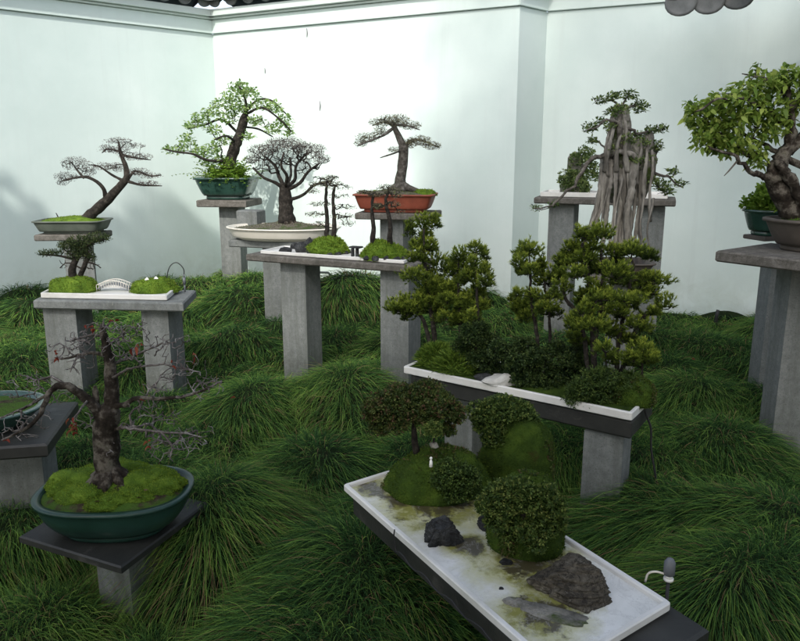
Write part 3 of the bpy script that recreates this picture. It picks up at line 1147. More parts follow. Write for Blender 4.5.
# K : rear right table
KY, KZ = 5.9, 1.235
k0, k1 = at_y(534, 197, KY), at_y(676, 202, KY - .35)
kx = unit((k1 - k0)[:2]); ky = np.array([-kx[1], kx[0]])
K_p = [k0[:2], k1[:2], k1[:2] + ky * .45, k0[:2] + ky * .45]
kz0 = KZ - .05
ka, kb = at_y(563, 230, KY + .12), at_y(651, 230, KY - .1)
slab_thing('stone_bench', 'tall dark legged table against the right wall behind the root-over-rock tree', K_p, kz0, KZ, M_CONC_TOP,
           [(ka[0], ka[1], .20, .20, -.42), (kb[0], kb[1], .18, .18, -.3)], 'bench', group=GS)
# K2 : lower pedestal in front that really carries the root tree (mostly hidden by the conifers)
RY = 4.75
pr_ = at_y(618, 262, RY)
slab_thing('pedestal', 'grey pedestal hidden behind the conifers, under the root-over-rock tree', rect(pr_[0], RY, .42, .36, -.1), .78, .83, M_CONC_TOP,
           [(pr_[0] + .05, RY, .17, .17, -.1)], 'pedestal', group=GS)
# L : tall table at the right edge
LZ = 1.12
L_a = at_z(716, 250.5, LZ)[:2]
lx = unit(np.array([.6, -.8])); ly = np.array([.8, .6])
L_p = [L_a, L_a + lx * 1.25, L_a + lx * 1.25 + ly * .52, L_a + ly * .52]
lp = at_z(778, 437, .2)
lf = at_y(774, 300, 4.25)
slab_thing('stone_bench', 'tall stone table at the right edge holding a green pot and a brown pot', L_p, 1.065, LZ, M_CONC_TOP,
           [(lp[0] + .075, lp[1] + .1, .17, .19, -.12)], 'bench', group=GS)
slab_thing('pedestal', 'pale grey pedestal standing behind the tall table at the right edge', rect(lf[0] + .06, 4.3, .3, .3, -.1), .96, 1.0, M_CONC,
           [(lf[0] + .045, 4.3, .17, .17, -.1)], 'pedestal', group=GS)


# ================================================================== POTS AND TRAYS
def pot_part(parent, c, z0, a, b_, h, n, ang, mat, name='pot', foot=.7, lip=.012, belly=0., flare=.2, feet=True, k=64, wall_=.016, rimname='rim'):
    """hollow pot: body (outer and inner skin), a separate rolled rim and a foot"""
    def R(s, z, ins=0.):
        return ring(superell(a * s - ins, b_ * s - ins, n, ang, c, k), z)
    mb = MB()
    rs = []
    fz = z0 + (.18 * h if feet else 0)
    for q in np.linspace(0, 1, 9):
        s = (1 - flare) + flare * q ** .8 + belly * math.sin(math.pi * q)
        rs.append(R(s, fz + (z0 + h * .9 - fz) * q))
    rs.append(R(1., z0 + h * .97, 0))
    rs.append(R(1., z0 + h * .97, wall_))
    rs.append(R(1. - flare * .4, z0 + h * .45, wall_))
    loft(mb, rs)
    pot = mb.build(name, mat, parent)
    mb = MB()
    loft(mb, [R(1., z0 + h * .90, .002), R(1., z0 + h * .90, -lip), R(1., z0 + h * .985, -lip), R(1., z0 + h, -lip * .6), R(1., z0 + h, wall_ * .8), R(1., z0 + h * .9, wall_)], False, False)
    mb.build(rimname, mat, pot)
    if feet:
        mb = MB()
        loft(mb, [R((1 - flare) * .86, z0), R((1 - flare) * .9, z0 + h * .06), R((1 - flare) * .88, fz + .004)])
        mb.build('foot', mat, pot)
    return pot


def soil_part(parent, c, z, a, b_, n, ang, mat, h=.03, seed=0, nap=1500, fz=.008, name='moss', fmat=M_FUZZ, humps=1.):
    mb = MB()
    t = np.linspace(.02, 1, 10)
    rs = []
    for q in t[::-1]:
        p = superell(a * q, b_ * q, n, ang, c, 40)
        zz = z + h * (1 - q * q) + humps * .012 * fbm(p, 14., seed) * (1 - q ** 4)
        rs.append(np.column_stack([p, zz]))
    loft(mb, rs, False, True)
    ob = mb.build(name, mat, parent)
    if nap:
        q = np.sqrt(RNG.random(nap)) * .97
        th = RNG.random(nap) * 2 * math.pi
        ca, sa = math.cos(ang), math.sin(ang)
        x, y = a * q * np.cos(th), b_ * q * np.sin(th)
        p = np.column_stack([c[0] + x * ca - y * sa, c[1] + x * sa + y * ca])
        keep = fbm(p, 11., seed + 3) > -.25
        p, q = p[keep], q[keep]
        zz = z + h * (1 - q * q) + humps * .012 * fbm(p, 14., seed) * (1 - q ** 4)
        fb = MB()
        fuzz(fb, np.column_stack([p, zz]), np.tile([0, 0, 1.], (len(p), 1)), fz, fz * .4, 0, 1)
        tag(fb.build('moss_nap', fmat, ob), kind='stuff')
    return ob


def tray(name, label, poly, z0, z1, mat, rim=.018, cat='tray', floor=None, floor_mat=None):
    """shallow marble tray: slab with a raised lip"""
    c = np.mean(ccw(poly), 0)
    o = thing(name, label, cat, (*c, z0))
    def rp(d):
        return round_poly(inset(poly, d), max(.003, .012 - d * .5), 3)
    mb = MB()
    fl = z0 + (z1 - z0) * (.55 if floor is None else floor)
    loft(mb, [ring(rp(.008), z0), ring(rp(0), z0 + .005), ring(rp(0), z1 - .003), ring(rp(.003), z1),
              ring(rp(rim - .003), z1), ring(rp(rim), z1 - .003), ring(rp(rim + .002), fl)], True, False)
    mb.build('lip', mat, o, False)
    mb = MB()
    loft(mb, [ring(rp(rim + .001), fl - .004), ring(rp(rim + .001), fl + .001)], False, True)
    mb.build('tray_floor', floor_mat or mat, o, False)
    return o, fl


# ================================================================== B : slanting pine, rear left
def bark_part(sk, mat, parent, rough=.24, name='trunk'):
    mb = MB()
    sk.mesh(mb, rough)
    return mb.build(name, mat, parent)


px = Pix(6.75)
cB = px.p(75, 238)
tB = thing('potted_bonsai', 'dark bare pine leaning right from a shallow grey pot near the left wall', 'bonsai', (cB[0], cB[1], .865))
pot_part(tB, (cB[0], 6.75), .867, .30, .2, .115, 7, .05, M_GREYGLAZE, flare=.14, feet=True)
soil_part(tB, (cB[0], 6.75), .965, .285, .185, 6, .05, M_MOSS, .05, 5, 1500, .014)
mo = px.p(64, 222)
sk = Skel(.0021)
sk.limb(px.pts([(80, 226), (93, 213), (110, 197), (127, 179)]), 6.2 * px.s, 3.6 * px.s)
sk.limb(px.pts([(127, 179), (126, 168, .02), (121, 155, .03), (119, 143, .0)]), 3.0 * px.s, 1.0 * px.s)
sk.limb(px.pts([(106, 199), (103, 188, -.04), (92, 179, -.08), (80, 177, -.08), (62, 181, -.1)]), 2.1 * px.s, .7 * px.s)
sk.limb(px.pts([(84, 178, -.08), (77, 170, -.05), (72, 163)]), 1.2 * px.s, .6 * px.s)
sk.limb(px.pts([(124, 181), (112, 175, .05), (100, 167, .08), (92, 165)]), 1.4 * px.s, .6 * px.s)
sk.limb(px.pts([(127, 181), (141, 185, -.05), (162, 186, -.08)]), 1.5 * px.s, .6 * px.s)
sk.limb(px.pts([(129, 178), (135, 171, .04), (150, 176, .06), (161, 175, .08)]), 1.4 * px.s, .6 * px.s)
sk.limb(px.pts([(122, 155), (136, 158, -.05), (151, 160)]), 1.2 * px.s, .5 * px.s)
sk.limb(px.pts([(121, 152), (108, 149, -.03), (102, 153)]), 1.2 * px.s, .5 * px.s)
pads = [(118, 141, 14, 3), (132, 146, 14, 3), (108, 149, 10, 4), (136, 157, 17, 4), (120, 151, 10, 4), (75, 164, 14, 7), (66, 177, 12, 5), (88, 172, 8, 5),
        (103, 167, 14, 4), (117, 168, 8, 5), (138, 172, 12, 4), (150, 176, 12, 3), (148, 184, 12, 3), (62, 183, 6, 3)]
sk.grow(cloud(px, pads, 260, .9), .03, .3, .25, .1)
bark_part(sk, M_BARK_D, tB)
mb = MB()
q = cloud(px, pads, 4200, .9)
leaves(mb, q, sph_dirs(len(q), -.2), RNG.uniform(.010, .024, len(q)), .0045, RNG.random(len(q)))
mb.build('foliage', M_DRYTWIG, tB)
mb = MB()
blob(mb, px.p(68, 221), np.array([9, 9, 4]) * px.s, 3, .3, 3)
tube(mb, px.pts([(61, 224), (58, 217), (56, 213)]), [.008, .006, .004], 5)
tube(mb, px.pts([(90, 222), (74, 220), (66, 220)]), [.04, .035, .02], 8, .25)
mb.build('surface_root', M_BARK_D, tB)

# ================================================================== A : tray with two mounds and a bridge
ta = [A_fl + (A_br - A_fr) * .12 + (A_fr - A_fl) * .03, A_fl + (A_br - A_fr) * .12 + (A_fr - A_fl) * .885,
      A_fl + (A_br - A_fr) * .88 + (A_fr - A_fl) * .885, A_fl + (A_br - A_fr) * .88 + (A_fr - A_fl) * .03]
trA, flA = tray('marble_tray', 'small white marble tray with two moss mounds and a tiny bridge', ta, .711, .745, M_MARBLE)
pxA = Pix(4.6)
c1 = at_z(70, 293, flA); c2 = at_z(152, 293, flA)
for c_, lab, s, rx in ((c1, 'bright moss mound with a small juniper, left of the tiny bridge', 3, .165), (c2, 'bright moss mound with two tiny white ornaments, right of the tiny bridge', 8, .165)):
    mound('moss_mound', (c_[0], 4.6, flA), (rx * .96, .115, .09), None, s, False, .012, 2600, .16, 2.4, label=lab, cat='moss mound', group='moss mounds on the small left tray')
tj_ = thing('bonsai_tree', 'small ragged juniper with a dead lower side on the left moss mound', 'bonsai', (c1[0], 4.6, flA + .08))
sk = Skel(.0022)
sk.limb(pxA.pts([(74, 282), (72, 270), (77, 258), (82, 250)]), 4.0 * pxA.s, 2.2 * pxA.s)
sk.limb(pxA.pts([(78, 280, .02), (84, 266), (88, 256), (84, 246)]), 3. * pxA.s, 1.6 * pxA.s)
sk.limb(pxA.pts([(82, 250), (92, 243), (104, 239)]), 1.6 * pxA.s, .7 * pxA.s)
sk.limb(pxA.pts([(76, 260), (60, 256), (40, 254)]), 1.4 * pxA.s, .7 * pxA.s)
sk.limb(pxA.pts([(86, 262), (95, 264), (101, 268)]), 1.1 * pxA.s, .5 * pxA.s)
sk.limb(pxA.pts([(80, 268), (68, 262), (60, 268)]), .9 * pxA.s, .5 * pxA.s)
padsA = [(82, 242, 16, 6), (98, 238, 13, 5), (70, 246, 12, 6), (76, 254, 10, 6), (50, 253, 13, 3), (84, 252, 9, 7), (90, 258, 6, 5)]
sk.grow(cloud(pxA, padsA, 110, .8), .02, .3, .3, 0)
sk.grow(cloud(pxA, [(92, 266, 8, 7), (64, 264, 6, 6)], 24, .8), .015, .3, .5, 0)
bark_part(sk, M_BARK_D, tj_)
mb = MB()
q = cloud(pxA, padsA, 1500, .8)
rosettes(mb, q, np.tile([0, 0, 1.], (len(q), 1)), 3, .016, .005, 0, 1, 1.)
mb.build('foliage', M_JUNIPER, tj_)
br = thing('model_bridge', 'tiny pale arched bridge between the two moss mounds', 'bridge', (*at_z(112, 294, flA)[:2], flA))
bl, brr = at_y(97, 293, 4.57), at_y(129, 293, 4.57)
mb = MB()
arc = [np.array([bl[0] + (brr[0] - bl[0]) * t, 4.60, flA + .022 + .03 * math.sin(math.pi * t)]) for t in np.linspace(0, 1, 14)]
rs = []
for p in arc:
    rs.append(np.array([p + [0, -.03, 0], p + [0, .03, 0], p + [0, .03, -.008], p + [0, -.03, -.008]]))
loft(mb, rs)
mb.build('deck', M_GREYPL, br, False)
for sd in (-.03, .03):
    mb = MB()
    tube(mb, [p + [0, sd, .02] for p in arc], .0028, 5)
    for p in arc[::1]:
        tube(mb, [p + [0, sd, -.018], p + [0, sd, .02]], .0018, 4)
    mb.build('railing', M_CREAM, br)
for (u, v) in ((147, 279), (156, 278)):
    p = at_y(u, v, 4.58)
    o = thing('garden_ornament', 'tiny white stone ornament, ' + ('left' if u < 150 else 'right') + ' one of the pair on the right moss mound', 'ornament', p - np.array([0, 0, .03]), 'tiny white ornaments')
    mb = MB(); loft(mb, [ring(rect(p[0], p[1], w, w, .4), z) for w, z in ((.018, p[2] - .03), (.016, p[2] - .006), (.028, p[2] - .004), (.004, p[2] + .010))])
    mb.build('body', M_WHITE, o, False)

# mist nozzle with bent tube on the bench
pn = at_z(185, 292, .71)
o = thing('mist_nozzle', 'thin black mist nozzle on a bent tube at the right end of the left bench', 'nozzle', pn)
mb = MB(); tube(mb, [pn, pn + [0, 0, .05]], .006, 8); tube(mb, [pn + [0, 0, .05], pn + [0, 0, .095]], .010, 8); tube(mb, [pn + [0, 0, .095], pn + [0, 0, .115]], .005, 8)
mb.build('stem', M_GREYPL, o)
mb = MB(); tube(mb, catmull([pn + [0, 0, .10], pn + [0.0, 0, .15], pn + [-.04, 0, .19], pn + [-.085, 0, .165], pn + [-.11, 0, .09], pn + [-.115, .02, .0]], 26), .0032, 6)
mb.build('hose', M_BLACK, o)

# ================================================================== C : green pot with leafy tree
px = Pix(8.0)
cC = px.p(228, 190)
tC = thing('potted_bonsai', 'light green leafy tree in a green glazed pot by the wall corner', 'bonsai', (cC[0], 8.0, 1.086))
mb = MB()
prism(mb, rect(cC[0] + .0, 8.0, .44, .34, -.15), 1.086, 1.125, .006)
pot_part(tC, (cC[0], 8.0), 1.087, .31, .24, .23, 4.5, -.1, M_GLAZE, flare=.24, lip=.018)
soil_part(tC, (cC[0], 8.0), 1.29, .29, .22, 4, -.1, M_MOSS, .05, 9, 500, .02)
sk = Skel(.0024)
sk.limb(px.pts([(224, 183), (229, 163), (235, 147), (241, 130), (245, 117)]), 6.4 * px.s, 3.8 * px.s)
for pts, r0 in (([(228, 160), (214, 161, -.1), (203, 159, -.15), (192, 154, -.2), (176, 152, -.2), (164, 149, -.2)], 1.6),
                ([(239, 134), (222, 120, .1), (205, 125, .15), (188, 129, .15)], 1.3), ([(245, 117), (246, 104), (243, 93), (238, 85)], 1.8),
                ([(246, 114), (262, 108, -.1), (278, 118, -.15), (291, 131, -.1)], 1.2), ([(246, 112), (258, 100, .1), (272, 101, .15), (285, 113, .1)], 1.1),
                ([(242, 127), (258, 129, .12), (273, 137, .15)], 1.0), ([(236, 142), (226, 136, -.2), (214, 140, -.25)], 1.3)):
    sk.limb(px.pts(pts), r0 * px.s, .7 * px.s)
clumps = [(240, 88, 11, 6), (232, 97, 11, 6), (250, 94, 9, 6), (221, 104, 9, 6), (211, 112, 10, 5), (200, 119, 9, 6), (192, 126, 9, 5), (187, 141, 8, 7), (180, 150, 9, 5),
          (198, 152, 9, 6), (213, 149, 9, 7), (228, 119, 10, 6), (214, 130, 9, 5), (224, 140, 9, 5), (261, 105, 10, 6), (274, 108, 10, 6), (284, 120, 8, 7), (289, 132, 5, 6),
          (272, 129, 9, 6), (256, 121, 9, 5), (242, 108, 9, 6), (168, 150, 4, 5), (247, 136, 7, 5), (234, 110, 7, 5), (205, 163, 7, 5), (220, 160, 6, 5)]
sk.grow(cloud(px, clumps, 190, 1.4), .04, .3, .35, .05)
bark_part(sk, M_BARK_D, tC)
mb = MB()
q = cloud(px, clumps, 2300, 1.6)
leaves6(mb, q, sph_dirs(len(q), -.5), RNG.uniform(.028, .058, len(q)), .024, RNG.random(len(q)))
mb.build('foliage', M_LIGHTLEAF, tC)
mb = MB()
fc = px.p(227, 172)
for _ in range(170):
    a0 = RNG.uniform(0, 6.28); el = RNG.uniform(.2, 1.3)
    d = np.array([math.cos(a0) * math.cos(el), math.sin(a0) * math.cos(el), math.sin(el)])
    b0 = np.array([cC[0] + RNG.normal() * .09, 8.0 - .05 + RNG.normal() * .06, 1.30])
    ln = RNG.uniform(.18, .40)
    cur = np.array([b0 + d * ln * s + np.array([0, 0, -.12 * s * s]) for s in np.linspace(.15, 1, 8)])
    for sgn in (-1, 1):
        sd = unit(np.cross(d, [0, 0, 1.])) * sgn
        leaves6(mb, cur, np.tile(sd, (8, 1)) + d * .6, np.linspace(.055, .02, 8), .022, np.full(8, RNG.random()))
mb.build('fern', M_FERN, tC)

# ================================================================== D : black tree in a cream oval tray
px = Pix(6.3)
cD = px.p(284, 236)
tD = thing('potted_bonsai', 'dark bare broom-shaped tree with a dense twig dome in a cream oval tray', 'bonsai', (cD[0], 6.3, .861))
pot_part(tD, (cD[0], 6.3), .862, .475, .30, .105, 2.2, -.12, M_CREAM, flare=.10, lip=.014, feet=True, k=72)
soil_part(tD, (cD[0], 6.3), .945, .45, .28, 2.2, -.12, M_GRIT, .05, 4, 900, .012, fmat=M_FUZZ_D, name='soil')
sk = Skel(.0019, 2.7)
sk.limb(px.pts([(287, 223), (286, 209), (285, 197), (284, 187)]), 8.0 * px.s, 5.2 * px.s)
for pts, r0 in (([(284, 189), (276, 183, -.05), (264, 178, -.1), (253, 168, -.1)], 1.9), ([(284, 187), (279, 176, .05), (275, 166, .1), (264, 156, .1)], 2.1),
                ([(285, 187), (287, 176, -.1), (281, 166, -.15), (284, 152, -.15)], 2.0), ([(286, 188), (295, 179, .1), (296, 166, .15), (306, 154, .15)], 2.0),
                ([(287, 190), (300, 183, -.05), (308, 172, -.1), (320, 163, -.1)], 1.8), ([(289, 200), (303, 195, -.05), (315, 185, -.1), (332, 181, -.1)], 1.7),
                ([(285, 188), (291, 175, .2), (290, 158, .3)], 1.7)):
    sk.limb(px.pts(pts), r0 * px.s, 1.0 * px.s)
dome = [(263, 151, 15, 6), (286, 144, 20, 6), (309, 150, 17, 6), (252, 160, 8, 5), (321, 159, 9, 5), (285, 156, 28, 9), (268, 165, 16, 9), (305, 166, 16, 9), (330, 181, 6, 4), (318, 180, 7, 5), (256, 172, 6, 5)]
sk.grow(cloud(px, dome, 760, 1.3), .03, .35, .25, .12)
bark_part(sk, M_BARK_D, tD)
mb = MB()
q = cloud(px, dome[:5], 3200, 1.3)
leaves(mb, q, sph_dirs(len(q), -.1), RNG.uniform(.014, .03, len(q)), .0042, RNG.random(len(q)))
mb.build('twigs', M_DRYTWIG, tD)
mb = MB()
for k in range(9):
    a0 = k / 9 * 6.28 + RNG.normal() * .2
    b0 = px.p(287, 219)
    tube(mb, [b0, b0 + [math.cos(a0) * .07, math.sin(a0) * .06, -.045], b0 + [math.cos(a0) * .14, math.sin(a0) * .11, -.075]], [.035, .026, .008], 7, .2)
mb.build('surface_root', M_BARK_M, tD)

# ================================================================== F : red pot
px = Pix(6.5)
cF = px.p(396, 205)
tF = thing('potted_bonsai', 'grey larch-like tree with flat pads in the red clay rectangular pot', 'bonsai', (cF[0], 6.5, 1.076))
pot_part(tF, (cF[0], 6.5), 1.077, .335, .21, .155, 9, -.16, M_TERRA, flare=.13, lip=.016, feet=True)
soil_part(tF, (cF[0], 6.5), 1.21, .315, .19, 8, -.16, M_GRIT, .05, 14, 700, .016, name='soil')
mound('moss', (px.p(424, 194)[0], 6.45, 1.215), (.095, .1, .06), tF, 31, False, .014, 700, .2, 3.)
sk = Skel(.0018)
sk.limb(px.pts([(400, 190), (401, 175), (403, 158), (403, 143)]), 5.6 * px.s, 3.8 * px.s)
sk.limb(px.pts([(403, 146), (398, 135), (394, 127), (391, 121)]), 3.6 * px.s, 1.6 * px.s)
for pts, r0 in (([(394, 128), (384, 135, -.1), (372, 140, -.15), (357, 146, -.15)], 1.6), ([(394, 126), (384, 122, .1), (372, 126, .1)], 1.2),
                ([(394, 125), (408, 126, -.1), (420, 130, -.1)], 1.3), ([(404, 146), (414, 140, .1), (426, 142, .1), (440, 148, .1)], 1.8),
                ([(403, 150), (392, 154, -.1), (380, 158, -.12)], 1.0)):
    sk.limb(px.pts(pts), r0 * px.s, .6 * px.s)
pads = [(394, 119, 16, 4), (380, 123, 12, 4), (410, 126, 12, 4), (396, 123, 12, 4), (368, 138, 12, 5), (361, 143, 7, 4), (381, 132, 9, 4), (420, 141, 12, 5), (432, 146, 10, 4), (410, 144, 7, 5), (394, 150, 6, 3)]
sk.grow(cloud(px, pads, 230, 1.3), .03, .3, .25, .05)
bark_part(sk, M_BARK_G, tF)
mb = MB()
q = cloud(px, pads, 4200, 1.3)
leaves(mb, q, sph_dirs(len(q), -.4), RNG.uniform(.012, .028, len(q)), .0048, RNG.random(len(q)))
mb.build('foliage', M_NEEDLE_G, tF)
mb = MB()
for k in range(8):
    a0 = k / 8 * 6.28 + RNG.normal() * .2
    b0 = px.p(401, 184)
    tube(mb, [b0, b0 + [math.cos(a0) * .07, math.sin(a0) * .05, -.035], b0 + [math.cos(a0) * .15 + .02, math.sin(a0) * .08, -.06]], [.035, .028, .012], 7, .25)
mb.build('surface_root', M_BARK_G, tF)

# ================================================================== E : tray with two mossy islets
te = [E_fl + e1 * .085 + e2 * .035, E_fl + e1 * (E_len * .95) + e2 * .03, E_fl + e1 * (E_len * .93) + e2 * .31, E_fl + e1 * .085 + e2 * .31]
trE, flE = tray('marble_tray', 'white marble tray with two mossy islets and small rocks on the long middle bench', te, .941, .965, M_MARBLE, .012, floor=.5)
pm1, pm2 = at_y(328, 252, 4.72), at_y(384, 254, 4.5)
for p_, lab, s, r_ in ((pm1, 'mossy islet with two thin bare trees, on the long bench beside the cream oval tray', 41, (.125, .10, .10)),
                       (pm2, 'mossy islet with two thin trees in front of the red pot', 47, (.145, .105, .105))):
    b0 = MB()
    mo = mound('moss_mound', (p_[0], p_[1], flE), r_, None, s, False, .016, 2600, .16, 2.6, label=lab, cat='moss mound', group='mossy islets on the middle tray')
    mb = MB()
    for k in range(13):
        a0 = k / 13 * 6.28
        blob(mb, (p_[0] + math.cos(a0) * r_[0] * .97, p_[1] + math.sin(a0) * r_[1] * .97, flE + .004), (.022, .02, .017), s + k, .2, 2, 12, 8, -.3, 7)
    mb.build('stone_edge', M_ROCK_D, mo, False)
for (pm, trunks, pads, lab) in (
        (pm1, [[(326, 246), (327, 225), (326, 200), (327, 180)], [(334, 245), (334, 222), (333, 198), (335, 186)]],
         [(326, 184, 18, 3), (340, 187, 14, 3), (312, 191, 9, 2.5), (340, 196, 13, 2.5), (320, 204, 12, 2.5), (344, 207, 14, 3), (316, 214, 12, 3), (343, 216, 13, 4), (348, 223, 9, 3), (322, 224, 10, 3), (330, 178, 9, 3)], 'pair of thin bare dark trees'),
        (pm2, [[(373, 246), (373, 225), (372, 208), (373, 193)], [(390, 244), (390, 222), (386, 205), (388, 190)]],
         [(366, 192, 10, 2), (376, 195, 9, 2), (386, 188, 10, 4), (393, 192, 9, 4), (378, 206, 6, 3), (392, 204, 9, 4), (397, 196, 6, 3), (400, 212, 6, 3)], 'thin tree')):
    px = Pix(pm[1])
    half = len(pads) // 2
    for k, tr in enumerate(trunks):
        pos = ('left' if k == 0 else 'right')
        t0 = thing('bonsai_tree', ('thin bare layered tree, ' if pm is pm1 else 'thin flat-topped tree, ') + pos +
                   ' one on the islet ' + ('beside the cream oval tray' if pm is pm1 else 'before the red pot'), 'bonsai', px.p(*tr[0]), 'thin bare trees on the mossy islets')
        sk = Skel(.0019)
        sk.limb(px.pts(tr), 2.6 * px.s, 1.2 * px.s, .02, .002)
        mine = [e for e in pads if (abs(e[0] - tr[2][0]) <= 9) or ((e[0] < tr[2][0]) == (k == 0))]
        sk.grow(cloud(px, mine, 150, .8), .018, .12, .45, -.02)
        bark_part(sk, M_BARK_D, t0)
        mb = MB()
        q = cloud(px, mine, 900, .8)
        leaves(mb, q, sph_dirs(len(q)), RNG.uniform(.006, .014, len(q)), .004, RNG.random(len(q)))
        mb.build('foliage', M_NEEDLE_G, t0)
for (u, v, s_, h) in ((286, 253, .04, .035), (303, 252, .05, .05), (310, 249, .045, .06), (296, 249, .03, .03)):
    p = at_z(u, v, flE)
    mb = MB(); blob(mb, (p[0], p[1], flE + .005), (s_, s_ * .8, h), int(u), .15, 3, 18, 12, -.2, 9)
    tag(mb.build('small_rock', M_ROCK_D, None, False), {286: 'small dark rock nearest the left tip of the middle tray', 303: 'small dark rock touching the left mossy islet',
        310: 'tallest small dark rock tucked behind the left mossy islet', 296: 'low small rock between two others on the middle tray'}[u], 'rock', 'small rocks on the middle tray')
pbx = at_y(356, 252, 4.58)
o = thing('model_bridge', 'tiny white plank bridge with dark posts between the two mossy islets', 'bridge', (pbx[0], pbx[1], flE))
mb = MB(); prism(mb, rect(pbx[0], pbx[1], .075, .05, E_ang), flE + .052, flE + .062, .002); mb.build('deck', M_ROCK_D, o, False)
for dx in (-.02, .008):
    mb = MB(); prism(mb, rect(pbx[0] + dx, pbx[1] - .01, .014, .02, E_ang), flE, flE + .0515, .002); mb.build('post', M_ROCK_D, o, False)

# ================================================================== G : long tray of cloud-pruned conifers
trG, flG = tray('marble_tray', 'long white marble tray full of cloud-pruned conifers and low shrubs', [G_fl, G_fr, G_br, G_bl], .568, GZ + .004, M_MARBLE, .016, floor=.85, floor_mat=M_MOSS_D)


def G_pix(s, t):
    return Pix(G_at(s, t)[1])


GG = 'cloud-pruned conifers on the long tray'


def cloud_conifer(label, y, trunks, pads, r0=3.0, bright=0., twn=2):
    px = Pix(y)
    b0 = px.p(*trunks[0][0][:2])
    t0 = thing('bonsai_tree', label, 'bonsai', (b0[0], b0[1], flG), GG)
    sk = Skel(.0016)
    for k, tr in enumerate(trunks):
        pts = px.pts(tr)
        pts[0] = np.array([pts[0][0], pts[0][1], flG])
        if k == 0 or True:
            sk.limb(pts, r0 * px.s * (1 if k == 0 else .75), r0 * px.s * .35, .02, .0015)
    pads = list(pads) + [(e[0] + RNG.normal() * 6, e[1] + RNG.uniform(-2, 8), e[2] * .65, e[3] * .9, float(RNG.uniform(.0, .10)), -.16) for e in list(pads) * 2 if RNG.random() < .62]
    pads = [(e[0], e[1], e[2], e[3], (e[4] if len(e) > 4 else float(RNG.normal() * .035)), (e[5] if len(e) > 5 else bright)) for e in pads]
    tg = np.concatenate([cloud(px, [(e[0], e[1] + e[3] * .4, e[2] * .75, e[3] * .4, e[4])], 5 + int(e[2] * .6), .8) for e in pads])
    sk.grow(tg, .02, .3, .3, .1)
    bark_part(sk, M_BARK_D, t0)
    mb = MB()
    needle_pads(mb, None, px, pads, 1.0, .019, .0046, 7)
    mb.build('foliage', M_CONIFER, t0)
    return t0


y1 = G_at(.13, .75)[1]
cloud_conifer('tall slim cloud-pruned conifer at the left end of the long tray', y1, [[(438, 352), (434, 333), (431, 312), (428, 290), (425, 262), (424, 230)], [(434, 333), (422, 318), (404, 310), (394, 307)]],
              [(424, 224, 10, 8), (427, 237, 7, 4), (421, 246, 9, 5), (432, 247, 6, 5), (418, 257, 11, 6), (437, 264, 13, 9), (415, 276, 14, 6), (433, 284, 16, 7), (426, 295, 10, 6),
               (404, 304, 15, 8), (395, 308, 8, 4), (426, 304, 14, 8), (443, 307, 9, 6), (446, 290, 9, 7), (412, 310, 9, 6)])
y2 = G_at(.22, .8)[1]
cloud_conifer('short cloud-pruned conifer between the tall slim one and its pointed neighbour', y2, [[(461, 352), (460, 320), (458, 290), (459, 260)]],
              [(459, 258, 7, 7), (455, 270, 7, 6), (462, 279, 7, 5), (452, 288, 8, 6), (446, 300, 8, 6), (466, 300, 9, 8), (458, 316, 9, 6), (444, 318, 7, 5)], 2.2, -.05)
y3 = G_at(.28, .62)[1]
cloud_conifer('pointed cloud-pruned conifer third from the left on the long tray', y3, [[(476, 362), (478, 325), (477, 290), (476, 252)]],
              [(476, 250, 8, 8), (473, 263, 6, 5), (483, 269, 5, 5), (470, 277, 10, 8), (485, 281, 8, 8), (478, 293, 9, 6), (468, 304, 8, 8), (481, 306, 7, 5), (472, 318, 8, 6)], 2.4)
y4 = G_at(.52, .8)[1]
cloud_conifer('cloud-pruned conifer with a round ball top, left of the largest one', y4, [[(541, 366), (536, 330), (531, 300), (530, 262)], [(549, 366), (550, 330), (548, 300), (543, 284)]],
              [(529, 250, 12, 8), (520, 262, 8, 7), (540, 266, 8, 6), (530, 272, 9, 6), (546, 282, 14, 7), (556, 274, 9, 5), (536, 296, 11, 6), (521, 304, 10, 6), (553, 297, 9, 6), (545, 308, 11, 5), (529, 315, 10, 5), (517, 294, 6, 4)], 2.6)
y5 = G_at(.76, .62)[1]
cloud_conifer('largest cloud-pruned conifer with many pads at the right end of the long tray', y5,
              [[(596, 374), (594, 345), (600, 310), (603, 275), (600, 245)], [(618, 378), (618, 345), (626, 305), (634, 265)], [(618, 350), (640, 322), (660, 308)], [(594, 345), (580, 320), (566, 300), (562, 280)], [(601, 300), (588, 280), (582, 245)]],
              [(583, 235, 8, 6), (601, 234, 12, 7, -.05), (576, 247, 9, 6), (567, 262, 10, 7), (585, 258, 12, 7), (592, 247, 9, 6), (612, 252, 13, 6), (632, 250, 16, 6), (648, 256, 9, 4, 0, -.35), (575, 274, 13, 7, -.06), (616, 273, 16, 9, -.08),
               (600, 268, 9, 6), (596, 288, 11, 6), (650, 279, 17, 7), (640, 288, 11, 5), (561, 288, 10, 7), (583, 296, 8, 6), (634, 300, 12, 6), (609, 298, 22, 6, -.1), (585, 310, 10, 7, -.1),
               (665, 305, 9, 7), (654, 312, 7, 4), (618, 311, 12, 5), (591, 325, 18, 6, -.12), (573, 322, 8, 6), (637, 325, 14, 6, -.08), (612, 328, 9, 5), (652, 293, 8, 5), (575, 336, 9, 4, 0, -.2), (628, 340, 9, 5, 0, -.1)], 3.6)
cloud_conifer('low bright conifer pads close to the right end of the long tray', G_at(.9, .55)[1], [[(643, 376), (642, 362), (642, 350)], [(608, 376), (606, 362), (605, 352)]],
              [(641, 350, 15, 7), (650, 358, 10, 5), (632, 358, 9, 5), (605, 349, 10, 6), (612, 356, 8, 5)], 1.6)


